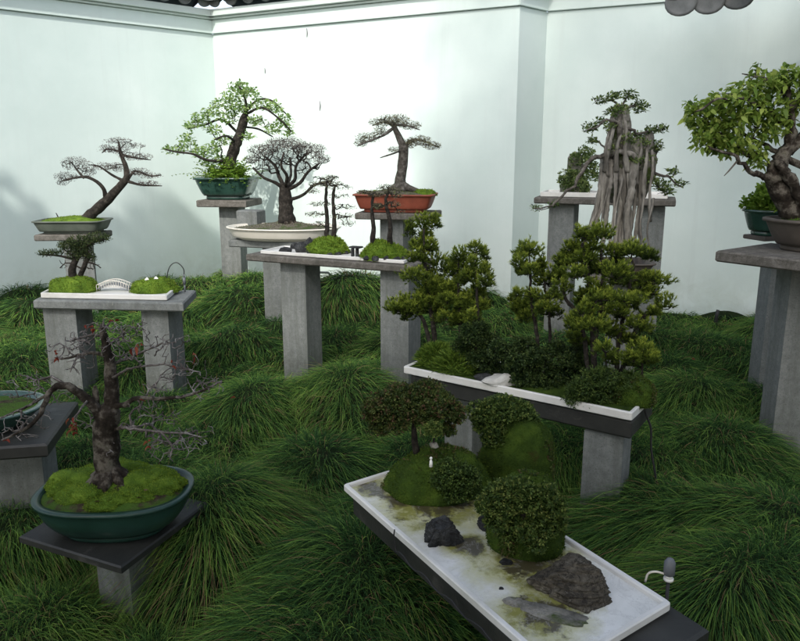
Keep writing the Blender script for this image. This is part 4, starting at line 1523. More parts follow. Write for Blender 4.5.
def lump_shrub(label, name, y, ell, mat, dens=5200, k=5, L=.010, W=.006, lo=.0, hi=.9, group=None, cat='shrub', zbase=None, depth=.9, wood=True, mb_extra=None):
    px = Pix(y)
    lumps = [(px.p(e[0], e[1], e[4] if len(e) > 4 else 0.), np.array([e[2] * px.s, e[2] * px.s * depth, e[3] * px.s])) for e in ell]
    b0 = np.mean([l[0] for l in lumps], 0)
    z0 = zbase if zbase is not None else flG
    t0 = thing(name, label, cat, (b0[0], b0[1], z0), group)
    sk = Skel(.0015)
    sk.limb([[b0[0] + .006, b0[1], z0 - .02], [b0[0] - .004, b0[1], (b0[2] + z0) / 2], b0], .012, .006)
    for l in lumps:
        sk.grow(l[0] + unit(RNG.normal(size=(6, 3))) * l[1] * .6, .02, .3, .3)
    bark_part(sk, M_BARK_D, t0)
    mb = MB()
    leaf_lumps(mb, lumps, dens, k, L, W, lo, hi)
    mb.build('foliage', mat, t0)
    return t0


SG = 'low shrubs on the long tray'
lump_shrub('dense dark green shrub under the pointed conifer on the long tray', 'low_shrub', G_at(.3, .45)[1],
           [(472, 334, 13, 12), (486, 343, 13, 12, .02), (462, 350, 11, 11), (477, 358, 15, 11, -.03), (494, 364, 11, 9, -.04), (466, 340, 9, 8, -.04), (481, 328, 8, 7)], M_DARKLEAF, 7000, 5, .011, .006, 0, .9, SG)
lump_shrub('wide dark green shrub in the middle of the long tray', 'low_shrub', G_at(.52, .42)[1],
           [(508, 352, 11, 9), (524, 345, 12, 10, .03), (541, 358, 13, 11), (557, 349, 11, 9, .02), (533, 357, 9, 8, -.05), (568, 360, 10, 9, -.04), (515, 362, 11, 8, -.06), (528, 368, 16, 10), (548, 376, 17, 11), (514, 366, 10, 9), (566, 374, 14, 10), (577, 352, 10, 9), (536, 382, 13, 7, -.06), (582, 368, 14, 12), (556, 388, 14, 8, -.05), (500, 350, 12, 10), (545, 388, 13, 7, -.07), (570, 394, 13, 8, -.07), (520, 378, 12, 7, -.06), (584, 396, 11, 7, -.06)], M_DARKLEAF, 7000, 5, .011, .006, 0, 1., SG)
lump_shrub('olive green shrub spilling over the front lip near the right end of the long tray', 'low_shrub', G_at(.84, .2)[1],
           [(588, 386, 16, 13), (602, 378, 16, 14), (614, 392, 17, 12), (596, 398, 16, 9), (628, 384, 15, 13), (606, 402, 14, 8), (578, 392, 12, 10), (638, 390, 12, 12), (596, 404, 14, 7), (618, 404, 14, 8), (572, 398, 9, 7)], M_AZALEA_G, 5000, 6, .014, .004, 0, .75, SG)
mound('moss_mound', (*G_at(.95, .5), flG), (.09, .10, .10), None, 61, True, .010, 2600, .15, label='dark moss mound at the right corner of the long tray', cat='moss mound')
for (s_, t_, n_, r_, lab) in ((.095, .42, 2600, .088, 'yellow green grassy tuft at the left end of the long tray'), (.215, .28, 2600, .088, 'yellow green grassy tuft spilling over the front lip of the long tray')):
    c = G_at(s_, t_)
    mb = MB()
    a0 = RNG.uniform(0, 6.28, n_); q = np.sqrt(RNG.random(n_)) * r_
    P0 = np.column_stack([c[0] + q * np.cos(a0), c[1] + q * np.sin(a0), np.full(n_, flG + .01) + .075 * (1 - (q / r_) ** 2) + .018 * fbm(np.column_stack([q * np.cos(a0), q * np.sin(a0)]), 55., 4)])
    D0 = np.column_stack([np.cos(a0) * q / r_, np.sin(a0) * q / r_, np.full(n_, 1.1)]) + RNG.normal(size=(n_, 3)) * .55
    tt = RNG.random(n_)
    leaves(mb, P0, D0, RNG.uniform(.018, .055, n_), .0048, tt * .5, .1, tt, .15)
    blob(mb, (c[0], c[1], flG), (r_ * .95, r_ * .95, .06), 5, .2, 3, 20, 12, -.1)
    tag(mb.build('grass_tuft', M_TUFT), lab, 'plant', 'grassy tufts on the long tray')
p = at_z(504, 381, flG + .01)
mb = MB(); blob(mb, (p[0], p[1], flG + .004), (.075, .05, .04), 88, .18, 3, 24, 14, -.1, 10)
tag(mb.build('pale_rock', solid('pale_stone', [(.3, (.30, .30, .28)), (.7, (.46, .46, .43))], 14, .85, .6, 40, .006, .2), None, False), 'pale pointed stone showing at the front lip of the long tray', 'rock')
p = at_z(485, 377, flG + .01)
mb = MB(); blob(mb, (p[0], p[1], flG + .004), (.045, .035, .026), 89, .15, 3, 20, 12, -.1, 9)
tag(mb.build('small_rock', M_ROCK_D, None, False), 'small blue black stone beside the pale pointed stone on the long tray', 'rock')
# irrigation hose hanging at the tray's right end
hs = np.array([*G_at(1.0, .55), GZ + .01])
mb = MB()
tube(mb, catmull([hs + [.0, 0, .07], hs + [.012, 0, .02], hs + [-.012, -.03, -.04], hs + [.02, -.02, -.12], hs + [.03, -.02, -.22], hs + [.055, -.04, -.36], hs + [.06, -.04, -.5]], 36), .0045, 7)
tag(mb.build('irrigation_hose', M_BLACK), 'black hose hanging from the right corner of the long tray', 'hose')

# ================================================================== H : big front tray
hcen = np.mean(ccw([H_l, H_f, H_r, H_b]), 0)


def H_loc(u, v, r):
    p = at_z(u, v, .51)[:2] - hcen
    return (float(p[0]), float(p[1]), r)


M_STAINED = stained_marble([H_loc(435, 500, .22), H_loc(520, 500, .16), H_loc(528, 560, .155), H_loc(470, 545, .075), H_loc(375, 488, .09), H_loc(545, 612, .12), H_loc(400, 500, .1)])
trH, flH = tray('marble_tray', 'large stained white marble tray in front with mossy rock islets', [H_l, H_f, H_r, H_b], .4955, HZ, M_MARBLE, .016, floor=.5, floor_mat=M_STAINED)


def rock_mound(c, rad, seed, label, nf, amp=.2, group='mossy islets on the big front tray', lean=(0, 0)):
    return mound('moss_mound', c, rad, None, seed, True, .007, nf, amp, 2.0, -.02, label=label, cat='moss mound', group=group)


def px_on(u, v, z):
    return at_z(u, v, z)


m1 = at_z(437, 494, flH)
rock_mound((m1[0] - .0, m1[1] + .04, flH), (.165, .135, .16), 71, 'broad mossy islet with a spreading bush at the far left of the big front tray', 6500, .24)
m2 = at_z(515, 480, flH)
m2y = m2[1] + .02
rock_mound((m2[0] + .012, m2y, flH), (.125, .10, .195), 75, 'steep mossy islet behind the others on the big front tray', 4200, .24)
m3 = at_z(532, 556, flH)
rock_mound((m3[0], m3[1] + .06, flH), (.115, .095, .235), 79, 'tall block-like mossy islet in the middle of the big front tray', 4600, .17)

HB = 'dwarf azaleas on the big front tray'
lump_shrub('spreading dwarf azalea with rusty tinged leaves on the broad mossy islet', 'dwarf_azalea', m1[1] + .05,
           [(413, 403, 22, 15, .02), (388, 405, 20, 15), (438, 404, 20, 13), (400, 394, 20, 11, .05), (425, 392, 20, 10, .05), (376, 412, 14, 14), (380, 426, 12, 11), (395, 420, 18, 12), (450, 410, 14, 10), (424, 416, 16, 11), (456, 416, 9, 9), (405, 410, 22, 14, .08), (448, 430, 7, 8)],
           M_AZALEA, 13500, 6, .0085, .0052, 0, 1.0, HB, zbase=flH + .13, depth=.95)
lump_shrub('small round green azalea on the front side of the broad mossy islet', 'dwarf_azalea', m1[1] - .07,
           [(452, 472, 17, 14), (466, 478, 15, 13), (442, 480, 13, 12), (456, 490, 17, 12), (472, 488, 10, 10)], M_AZALEA_G, 13500, 6, .0080, .0050, 0, .7, HB, zbase=flH + .04)
lump_shrub('dwarf azalea on top of the steep rear islet of the front tray', 'dwarf_azalea', m2y,
           [(502, 407, 19, 13), (485, 413, 16, 13), (519, 413, 17, 13), (529, 420, 11, 11), (500, 436, 16, 10), (520, 436, 12, 9), (495, 428, 15, 10), (510, 432, 14, 10), (524, 428, 9, 9), (482, 426, 9, 9), (490, 440, 9, 6), (506, 442, 9, 6)],
           M_AZALEA_G, 13500, 6, .0085, .0052, 0, .9, HB, zbase=flH + .15)
lump_shrub('light green azalea over the crown of the tall block-like islet', 'dwarf_azalea', m3[1],
           [(500, 493, 16, 13), (518, 489, 17, 13), (488, 505, 13, 12), (506, 508, 17, 14), (528, 500, 17, 14), (497, 521, 14, 12), (517, 522, 16, 12), (545, 494, 14, 12, .0), (538, 516, 14, 12), (556, 506, 11, 12), (508, 534, 12, 8), (526, 532, 13, 9, -.03), (545, 528, 12, 11, -.01), (560, 522, 8, 12), (536, 545, 12, 7, -.04)],
           M_AZALEA_G, 13500, 6, .0085, .0052, .1, 1., HB, zbase=flH + .12)
lump_shrub('rusty low azalea leaves hanging on the left face of the tall block-like islet', 'dwarf_azalea', m3[1] - .0,
           [(512, 536, 10, 9), (508, 548, 8, 8), (518, 552, 9, 8)], M_AZALEA, 11000, 6, .008, .0045, .3, 1., HB, zbase=flH + .05)


def rock(u, v, rad, seed, mat, label, z=None, facets=12, amp=.12, ang=0.):
    p = at_z(u, v, flH)
    mb = MB()
    blob(mb, (p[0], p[1], flH + (z or 0)), rad, seed, amp, 3., 170, 90, -.05, facets)
    V = mb.V[0]
    c_ = np.array([p[0], p[1], flH])
    e_ = (V - c_) / np.asarray(rad)
    rg = np.abs(fbm(e_, 2.6, seed + 3, 4))
    st_ = e_[:, 2] * 5 + fbm(e_, 2., seed + 4)
    V += unit(V - c_) * (-.20 * (1 - np.clip(rg * 5., 0, 1)) + .09 * (np.floor(st_) - st_ + .5) - .08 * np.abs(fbm(e_, 6., seed + 6, 4)) + .04 * fbm(e_, 17., seed + 7, 3))[:, None] * min(rad)
    if ang:
        q = V[:, :2] - c_[:2]
        V[:, :2] = c_[:2] + np.column_stack([q[:, 0] * math.cos(ang) - q[:, 1] * math.sin(ang), q[:, 0] * math.sin(ang) + q[:, 1] * math.cos(ang)])
    V[:, 2] = np.maximum(V[:, 2], flH - .004)
    return tag(mb.build('rock', mat, None, min(rad) > .05), label, 'rock', 'rocks on the big front tray')


rock(442, 540, (.056, .042, .075), 5, M_ROCK_D, 'upright blue grey rock with pale veins in front of the broad mossy islet')
rock(492, 528, (.040, .035, .045), 17, M_ROCK_D, 'small dark rock at the left foot of the tall block-like islet')
rock(571, 588, (.115, .082, .056), 24, M_ROCK_B, 'largest brown flat-topped rock on the big front tray', facets=11, ang=-.5)
rock(546, 612, (.105, .022, .008), 31, M_ROCK_M, 'thin flat stone shard lying on the white marble near the front', facets=7, amp=.3, ang=-.42)
rock(516, 603, (.030, .018, .007), 37, M_ROCK_M, 'small flat stone chip at the left tip of the thin shard', facets=7, amp=.25)
rock(505, 563, (.016, .014, .014), 33, M_ROCK_D, 'pebble under the left face of the tall block-like islet', facets=8)
rock(501, 589, (.006, .005, .005), 35, M_ROCK_D, 'tiny dark pebble alone on the white marble', facets=8)
# tiny ornaments on the broad islet
p = at_y(431, 463, m1[1] - .08)
o = thing('garden_ornament', 'tiny white figure standing on the broad mossy islet', 'ornament', p)
mb = MB(); tube(mb, [p + [0, 0, -.012], p + [0, 0, .004], p + [0, 0, .012]], [.006, .005, .002], 8); blob(mb, p + [0, 0, .016], (.0045, .0045, .005), 1, .05, 2, 10, 8); mb.build('body', M_WHITE, o)
p = at_y(434, 446, m1[1] - .02)
o = thing('garden_ornament', 'tiny pale rock with a round green tree behind the white figure', 'ornament', p)
mb = MB(); blob(mb, p, (.015, .011, .010), 9, .2, 3, 16, 10, -.4, 8); mb.build('base_stone', M_ROCK_M, o, False)
p2 = at_y(433, 429, m1[1] - .02)
mb = MB(); tube(mb, [p, p2], [.004, .003], 6); mb.build('stem', M_BARK_D, o)
mb = MB(); leaf_lumps(mb, [(p2, np.array([.028, .024, .024]))], 30000, 5, .006, .004, .2, 1.); mb.build('crown', M_AZALEA_G, o)
# mist nozzle by the tray's right corner
p = np.array([*H_at(.90, 1.12), .50])
pn = at_z(668, 584, .5)
o = thing('mist_nozzle', 'grey mist nozzle with a white band beside the right corner of the front tray', 'nozzle', pn)
mb = MB(); tube(mb, [pn + [0, 0, -.4], pn + [0, 0, .012]], .005, 8); mb.build('stem', M_BLACK, o)
mb = MB(); tube(mb, [pn + [0, 0, .026], pn + [0, 0, .030], pn + [0, 0, .062], pn + [0, 0, .072], pn + [0, 0, .076]], [.010, .0145, .0145, .009, .003], 14); mb.build('cap', M_GREYPL, o)
mb = MB(); tube(mb, [pn + [0, 0, .012], pn + [0, 0, .018]], .013, 14); tube(mb, [pn + [0, 0, .0185], pn + [0, 0, .026]], .009, 14); mb.build('band', M_WHITE, o)
mb = MB(); tube(mb, catmull([pn + [-.012, 0, .030], pn + [-.035, 0, .036], pn + [-.05, .01, .024], pn + [-.056, .01, .0]], 14), .003, 6); mb.build('hose', M_CREAM, o)
# thin cable along the near edge of the bench
pts = []
for k in range(30):
    s = .36 + k * .0155
    q = H_at(s, -.012)
    pts.append([q[0] - .006, q[1] - .006, (.470 + .006 * math.sin(k * .8 + .3 * math.sin(k * 1.7)))])
q = H_at(.36, -.012)
pts = [[q[0] - .01, q[1], .535], [q[0] - .012, q[1], .51]] + pts
mb = MB(); tube(mb, catmull(pts, 90), .0022, 6)
tag(mb.build('cable', M_BLACK), 'thin twisted cable along the near edge of the front bench', 'cable')

# ================================================================== I : foreground maple
zr = .485
rc = at_z(115, 488, zr)[:2]
vd = unit(rc)
i_a = .02
tI = thing('potted_bonsai', 'bare twiggy maple with few red leaves in a large dark green oval pot', 'bonsai', (*rc, IZ))
pot_part(tI, rc, IZ + .001, .245, .185, zr - IZ, 2.5, i_a, M_GLAZE_D, flare=.22, belly=.045, lip=.012, feet=True, k=80, wall_=.012)
soil_part(tI, rc, zr - .008, .229, .169, 2.5, i_a, M_SOIL, .05, 17, 0, name='soil', humps=2.)
mI = 0
for (dx, dy, r_, h) in ((-.11, .03, .105, .045), (-.06, -.075, .06, .04), (.08, .02, .085, .05), (.03, -.1, .05, .03), (-.16, -.03, .05, .035), (.14, .06, .055, .03), (-.02, .1, .09, .045), (.0, -.125, .05, .022), (.11, -.085, .05, .024), (.16, .0, .06, .03), (.15, -.03, .06, .03), (.06, -.07, .06, .03), (-.15, .06, .06, .03), (-.1, -.06, .07, .04), (.0, .0, .11, .04), (.1, .09, .07, .03), (-.19, .02, .05, .025), (.19, .03, .045, .02), (.02, .14, .06, .025), (-.1, .11, .06, .03)):
    ca, sa = math.cos(i_a), math.sin(i_a)
    mound('moss', (rc[0] + dx * ca - dy * sa, rc[1] + dx * sa + dy * ca, zr + .001), (r_, r_ * .85, h), tI, 90 + mI, False, .007, 1700, .2, 3., -.1)
    mI += 1
yI = rc[1] - .0
px = Pix(yI)
sk = Skel(.0009, 2.7)
sk.limb(px.pts([(110, 482), (107, 462), (105, 440), (106, 420), (108, 404)]), 12.5 * px.s, 10.0 * px.s, .02, .002)
sk.limb(px.pts([(110, 410), (112, 392), (110, 372), (107, 350), (104, 336), (103, 326)]), 8.2 * px.s, 2.6 * px.s, .02, .002)
limbsI = [([(104, 425), (98, 410, -.02), (86, 399, -.03), (76, 391, -.04), (66, 386, -.05), (57, 387, -.06), (50, 392, -.06), (45, 403, -.08), (37, 418, -.1), (26, 428, -.12), (11, 436, -.13), (2, 440, -.13)], 5.6, .9),
          ([(97, 412), (96, 398), (95, 386)], 4.2, 2.6),
          ([(52, 391, -.05), (38, 400, 0), (22, 409, .03), (-6, 420, .05)], 2.0, .8), ([(66, 386, -.05), (52, 377, 0), (38, 380, .02), (27, 376, .03)], 1.6, .8),
          ([(112, 405), (124, 405, -.02), (134, 399, -.03), (152, 398, -.04), (172, 398, -.05), (190, 395, -.05), (206, 389, -.04), (222, 381, -.03)], 3.0, .8),
          ([(112, 430), (124, 428, -.05), (142, 430, -.08), (162, 432, -.1), (182, 433, -.1), (202, 437, -.08)], 1.5, .7),
          ([(108, 356), (98, 353, .03), (84, 354, .05), (70, 358, .06), (58, 358, .06)], 2.4, .8), ([(105, 338), (94, 335), (80, 338, -.03), (68, 341, -.05)], 1.8, .7),
          ([(110, 364), (124, 360, .04), (142, 352, .06), (162, 343, .08)], 1.8, .8), ([(111, 380), (126, 370, -.05), (146, 366, -.06), (164, 364, -.06)], 1.6, .7),
          ([(107, 346), (118, 338, .03), (128, 332, .05)], 1.3, .6), ([(163, 364, -.06), (182, 368, -.05), (200, 372, -.04)], 1.0, .6),
          ([(162, 432, -.1), (172, 446, -.12), (170, 458, -.12)], 1., .6), ([(104, 330), (108, 324), (113, 321)], 1.4, .7), ([(88, 400, -.03), (80, 410, -.1), (74, 418, -.13)], 1.3, .6)]
for pts, r0, r1 in limbsI:
    sk.limb(px.pts(pts), r0 * px.s, r1 * px.s, .015, .0012)
tw = [(28, 385, 22, 14), (10, 425, 16, 14), (35, 425, 18, 14), (60, 352, 16, 12), (80, 340, 16, 10), (105, 325, 16, 6), (140, 345, 26, 14), (172, 345, 20, 12), (95, 335, 26, 12), (130, 328, 20, 8), (75, 352, 18, 10), (120, 350, 20, 12), (185, 370, 24, 14), (205, 388, 20, 12),
      (170, 440, 24, 12), (195, 440, 22, 10), (140, 420, 16, 14), (90, 415, 18, 14), (120, 335, 20, 8), (150, 405, 20, 10), (60, 395, 18, 10), (112, 445, 14, 10), (80, 365, 14, 10), (160, 385, 18, 10)]
sk.grow(cloud(px, tw + [(175, 445, 26, 12), (165, 425, 22, 10)], 1150, 1.7), .012, .25, .30, -.02)
bark_part(sk, M_BARK_M, tI, .26)
wood = tI.children[-1]
# pale lichen-covered ends of the twigs
sk2 = Skel(.0014, 2.1)
sk2.P, sk2.par, sk2.mr, sk2.len = list(sk.P), list(sk.par), list(sk.mr), list(sk.len)
n0 = len(sk2.P)
mb = MB()
thin = [i for i in range(len(sk.P)) if sk.r[i] < .0052 and sk.par[i] >= 0]
for i in thin:
    P = np.array([sk.P[sk.par[i]], sk.P[i]])
    tube(mb, P, [min(sk.r[sk.par[i]], .0052) + .0003, sk.r[i] + .0003], 5)
mb.build('twigs', M_TWIG, tI)
mb = MB()
for k in range(11):
    a0 = k / 11 * 6.28 + RNG.normal() * .2
    b0 = px.p(110, 476)
    tube(mb, [b0 + [0, 0, .03], b0 + [math.cos(a0) * .045, math.sin(a0) * .045, -.002], b0 + [math.cos(a0) * .085, math.sin(a0) * .08, -.018]], [.025, .018, .007], 7, .25)
mb.build('surface_root', M_BARK_M, tI)
mb = MB()
for (u, v, n_) in ((92, 330, 4), (135, 348, 5), (55, 354, 4), (73, 425, 5), (76, 433, 4), (71, 420, 3), (150, 445, 4), (5, 440, 3), (193, 357, 2), (166, 365, 2), (110, 322, 2), (140, 402, 1), (70, 430, 3)):
    c = px.p(u, v, -.1)
    q = c + RNG.normal(size=(n_, 3)) * .008
    leaves6(mb, q, sph_dirs(n_), RNG.uniform(.013, .026, n_), .011, RNG.random(n_), None, .4, .4)
mb.build('dry_leaves', M_RED, tI)
mb = MB()
for k in range(70):
    th = RNG.uniform(0, 6.28); q = math.sqrt(RNG.random()) * .9
    x, y = .22 * q * math.cos(th), .165 * q * math.sin(th)
    ca, sa = math.cos(i_a), math.sin(i_a)
    leaves6(mb, [[rc[0] + x * ca - y * sa, rc[1] + x * sa + y * ca, zr + .022]], [[RNG.normal(), RNG.normal(), .2]], .02, .011, [RNG.random()])
tag(mb.build('leaf_litter', leafmat('brown_litter', [(0., (.05, .03, .018)), (.5, (.12, .075, .045)), (1., (.2, .14, .09))], .1, .8, .2), tI), kind='stuff')

# J : shallow green pot cut by the left edge
pj = jc + jp * .06
tJp = thing('bonsai_pot', 'shallow green glazed pot cut off by the left edge of the picture', 'pot', (*pj, JZ))
pot_part(tJp, pj, JZ + .001, .26, .19, .085, 2.3, math.atan2(jd[1], jd[0]) + math.pi / 2, M_GLAZE, flare=.25, lip=.012, feet=True)
soil_part(tJp, pj, JZ + .07, .24, .17, 2.3, math.atan2(jd[1], jd[0]) + math.pi / 2, M_SOIL, .03, 25, 300, .008, name='soil')

# ================================================================== K : tray and mossy rock on rear right table, root tree in front
K_t = [k0[:2] + kx * .04 + ky * .04, k1[:2] - kx * .06 + ky * .04, k1[:2] - kx * .06 + ky * .40, k0[:2] + kx * .04 + ky * .40]
tray('marble_tray', 'thin white marble tray on the tall table behind the root-over-rock tree', K_t, KZ + .001, KZ + .04, M_MARBLE, .014)
px = Pix(6.0)
p = px.p(578, 192)
o = thing('mossy_rock', 'craggy mossy rock with small leaves on the left end of the thin white tray', 'rock', (p[0], 6.05, KZ + .02))
mb = MB(); blob(mb, (p[0], 6.05, KZ + .02), (.105, .09, .15), 51, .3, 2.6, 36, 22, -.05, 10)
blob(mb, px.p(575, 166, .03), (.045, .045, .12), 52, .3, 3, 20, 14, -1, 8)
mb.build('stone', M_ROCK_M, o, False)
mb = MB()
lum = [(px.p(u, v, dd), np.array([r, r * .8, r * .7])) for u, v, r, dd in ((583, 160, .08, -.02), (572, 176, .07, -.05), (590, 176, .07, -.05), (580, 186, .08, -.07), (566, 186, .05, -.04))]
lum += [(px.p(u, v, -.03), np.array([r, r * .8, r * .7])) for u, v, r in ((586, 152, .05), (564, 182, .05), (592, 168, .05), (577, 158, .05))]
leaf_lumps(mb, lum, 3000, 4, .022, .011, .1, 1., core=0, rag=.4)
mb.build('foliage', M_SMALLLEAF, o)

px = Pix(RY)
cR = px.p(620, 255)
tR = thing('potted_bonsai', 'root-over-rock tree with pale roots pouring down from two craggy spires', 'bonsai', (cR[0], RY, .83))
pot_part(tR, (cR[0], RY), .831, .2, .16, .07, 5, -.1, M_BROWNPOT, flare=.15)
mb = MB()
blob(mb, px.p(619, 142), np.array([12, 11, 33]) * px.s, 81, .30, 3.4, 60, 44, -1, 0)
blob(mb, px.p(645, 168, .03), np.array([11, 11, 29]) * px.s, 84, .30, 3.4, 60, 44, -1, 0)
blob(mb, px.p(634, 158, -.02), np.array([9, 9, 17]) * px.s, 83, .34, 3.4, 50, 30, -1, 0)
blob(mb, px.p(620, 180, .07), np.array([13, 9, 26]) * px.s, 86, .3, 3.2, 50, 34, -1, 0)
mb.build('rock', M_ROCK_M, tR, False)
mb = MB()
rt = [((606, 158), (604, 175), (600, 205), (590, 240)), ((611, 160), (610, 185), (606, 215), (600, 252)), ((616, 158), (616, 185), (613, 215), (609, 254)), ((622, 158), (621, 185), (619, 220), (615, 254)),
      ((626, 150), (624, 175), (625, 215), (621, 254)), ((634, 162), (632, 190), (626, 222), (626, 254)), ((638, 165), (636, 190), (632, 220), (628, 254)), ((641, 170), (640, 200), (637, 225), (636, 254)),
      ((644, 178), (643, 205), (641, 230), (643, 254)), ((632, 166), (628, 200), (622, 230), (618, 254)), ((603, 168), (599, 195), (592, 222), (584, 250)), ((629, 160), (629, 200), (631, 230), (634, 254))]
for k, r in enumerate(rt):
    dd = -.055 - .03 * (k % 3) + .012 * k % .03
    pp = px.pts([(r[0][0], r[0][1], dd + .03), (r[1][0], r[1][1], dd), (r[2][0], r[2][1], dd - .01), (r[3][0], r[3][1], dd - .02)])
    w = (5.6, 3.2, 2.2, 4.2, 2.6, 3.8, 2.2, 2.6, 1.5, 1.6, 2.6, 1.4)[k]
    cq = catmull(pp, 40)
    cq[:, 0] += .008 * np.sin(np.linspace(0, 7, 40) + 1.7 * k) * np.linspace(.3, 1, 40)
    tube(mb, cq, np.linspace(w, w * .6, 40) * px.s, 12, .38, .5, 5 + k)
    if k in (0, 3, 5, 7):   # forks low down
        f = cq[22:].copy()
        f[:, 0] += np.linspace(0, .035 * (1 if k % 2 else -1), len(f)); f[:, 1] -= np.linspace(0, .02, len(f))
        tube(mb, f, np.linspace(w * .55, w * .3, len(f)) * px.s, 8, .3, .5, 70 + k)
    if k % 2 == 0:
        q = catmull(pp, 34)[8:] + np.array([.012 + .004 * k, -.02, 0])
        q[:, 0] += .012 * np.sin(np.linspace(0, 5, len(q)) + k)
        tube(mb, q, np.linspace(1.2, .7, len(q)) * px.s, 7, .2, .5, 40 + k)
for k, r in enumerate((((614, 118), (612, 135), (608, 150), (604, 172)), ((620, 114), (621, 132), (617, 150), (616, 172)), ((624, 118), (627, 136), (625, 152), (628, 172)), ((640, 138), (641, 152), (638, 164), (636, 185)),
                       ((648, 140), (647, 156), (645, 172), (644, 195)), ((652, 150), (653, 170), (650, 190), (650, 222)), ((610, 126), (607, 142), (605, 156), (608, 176)))):
    pp = px.pts([(r[0][0], r[0][1], -.05), (r[1][0], r[1][1], -.085), (r[2][0], r[2][1], -.10), (r[3][0], r[3][1], -.085)])
    w = (2.6, 2.2, 2.4, 2.0, 2.2, 1.8, 1.9)[k]
    tube(mb, catmull(pp, 26), np.linspace(w * .6, w, 26) * px.s, 9, .35, .5, 25 + k)
tube(mb, catmull(px.pts([(604, 157, -.06), (618, 152, -.09), (632, 155, -.09), (640, 164, -.07)]), 20), np.linspace(3.2, 2.4, 20) * px.s, 10, .35)
mb.build('roots', M_ROOT, tR)
mb = MB()
lum = [(px.p(u, v, d_), np.array([r_, r_ * .8, r_ * .7]) * px.s) for u, v, r_, d_ in ((619, 112, 8, -.04), (612, 128, 6, -.07), (626, 140, 7, -.08), (641, 142, 7, -.06), (650, 160, 6, -.06), (612, 150, 6, -.08), (636, 160, 6, -.09), (652, 180, 6, -.06))]
leaf_lumps(mb, lum, 2600, 4, .018, .009, .1, 1., core=0)
mb.build('climbing_leaves', M_SMALLLEAF, tR)
sk = Skel(.0022)
sk.limb(px.pts([(622, 150, -.06), (620, 130, -.08), (621, 110, -.03)]), 3.2 * px.s, 2.2 * px.s, .03, .003)
for pts, r0 in (([(621, 110, -.03), (614, 101), (600, 102)], 1.3), ([(621, 110, -.03), (626, 102), (630, 94)], 1.2), ([(621, 112, -.03), (632, 106), (643, 108)], 1.3), ([(620, 124, -.07), (608, 120, -.08), (597, 126, -.09), (585, 131, -.09)], 1.6),
                ([(620, 128, -.07), (631, 129, -.06), (638, 134, -.05), (652, 131), (664, 129)], 1.8), ([(621, 148, -.06), (606, 155, -.09), (590, 161, -.12), (578, 180, -.15), (564, 195, -.18), (551, 206, -.2), (534, 208, -.2)], 2.6),
                ([(621, 146, -.06), (640, 160, -.05), (654, 173), (670, 176), (677, 169)], 1.8), ([(654, 173), (657, 158), (657, 146)], 1.2), ([(668, 176), (676, 184), (683, 188)], 1.0), ([(606, 148, -.07), (599, 142), (592, 141)], 1.),
                ([(654, 173), (658, 186), (664, 192)], 1.2)):
    sk.limb(px.pts(pts), r0 * px.s, .6 * px.s, .025, .004)
lc = [(600, 101, 8, 4), (614, 97, 8, 5), (629, 96, 8, 5), (640, 107, 9, 6), (622, 110, 8, 5), (590, 128, 9, 5), (600, 122, 6, 4), (652, 131, 9, 4), (661, 129, 6, 4), (593, 141, 6, 4), (636, 136, 6, 4), (657, 147, 6, 6), (672, 172, 7, 4), (680, 184, 6, 4), (662, 186, 9, 6),
      (536, 208, 6, 3), (553, 205, 7, 3), (634, 158, 6, 5), (645, 150, 6, 5), (668, 192, 7, 4), (610, 112, 5, 4), (590, 160, 5, 3)]
sk.grow(cloud(px, lc, 120, 1.), .02, .25, .4, .05)
bark_part(sk, M_BARK_G, tR)
mb = MB()
q = cloud(px, lc, 1700, 1.)
leaves6(mb, q, sph_dirs(len(q), -.3), RNG.uniform(.018, .036, len(q)), .013, RNG.random(len(q)))
mb.build('foliage', M_SMALLLEAF, tR)

# ================================================================== L : pots and big-leaved tree at the right
Ld = lambda s, t: L_a + lx * s + ly * t
pg = at_y(770, 226, 4.05)
cg = np.array([pg[0], 4.05])
gz = 1.125
mb = MB(); prism(mb, rect(cg[0], cg[1], .2, .16, .3), LZ + .001, LZ + .025, .004)
pad = mb.build('clay_tile', M_BROWNPOT, None, False)
tag(pad, 'flat brown tile under the small green pot on the right table', 'tile')
tG = thing('potted_plant', 'fresh green low plant in a small green glazed pot on the right table', 'plant', (*cg, LZ + .026))
pot_part(tG, cg, LZ + .026, .135, .12, .14, 2.4, 0, M_GLAZE, flare=.24, lip=.010)
soil_part(tG, cg, LZ + .15, .12, .105, 2.4, 0, M_MOSS, .03, 6, 200, .01)
mb = MB()
lum = [(np.array([cg[0] + dx, cg[1] + dy, LZ + .19 + dz]), np.array([.065, .06, .05])) for dx, dy, dz in ((0, 0, .04), (-.07, 0, 0), (.07, 0, 0), (0, -.07, 0), (-.04, -.04, .03), (.05, -.03, .04), (0, .03, .06))]
leaf_lumps(mb, lum, 2600, 4, .024, .016, .1, 1., -.3)
mb.build('foliage', M_FERN, tG)
yP = 3.62
pp_ = at_y(806, 232, yP)
cp_ = np.array([pp_[0] + .03, yP])
tL = thing('potted_bonsai', 'broad-leaved tree with gnarled grey trunk in a brown pot at the right edge', 'bonsai', (*cp_, LZ))
pot_part(tL, cp_, LZ + .001, .215, .17, .155, 2.6, .3, M_BROWNPOT, flare=.28, lip=.014, feet=True)
soil_part(tL, cp_, LZ + .135, .195, .15, 2.6, .3, M_SOIL, .03, 7, 300, .01, name='soil')
px = Pix(yP)
sk = Skel(.0022)
sk.limb(px.pts([(800, 222), (788, 200), (774, 182), (776, 165), (788, 150)]), 12 * px.s, 7 * px.s, .02, .004)
sk.limb(px.pts([(812, 225), (800, 195, -.05), (786, 172, -.06), (776, 160, -.05)]), 6.5 * px.s, 4 * px.s, .02, .003)
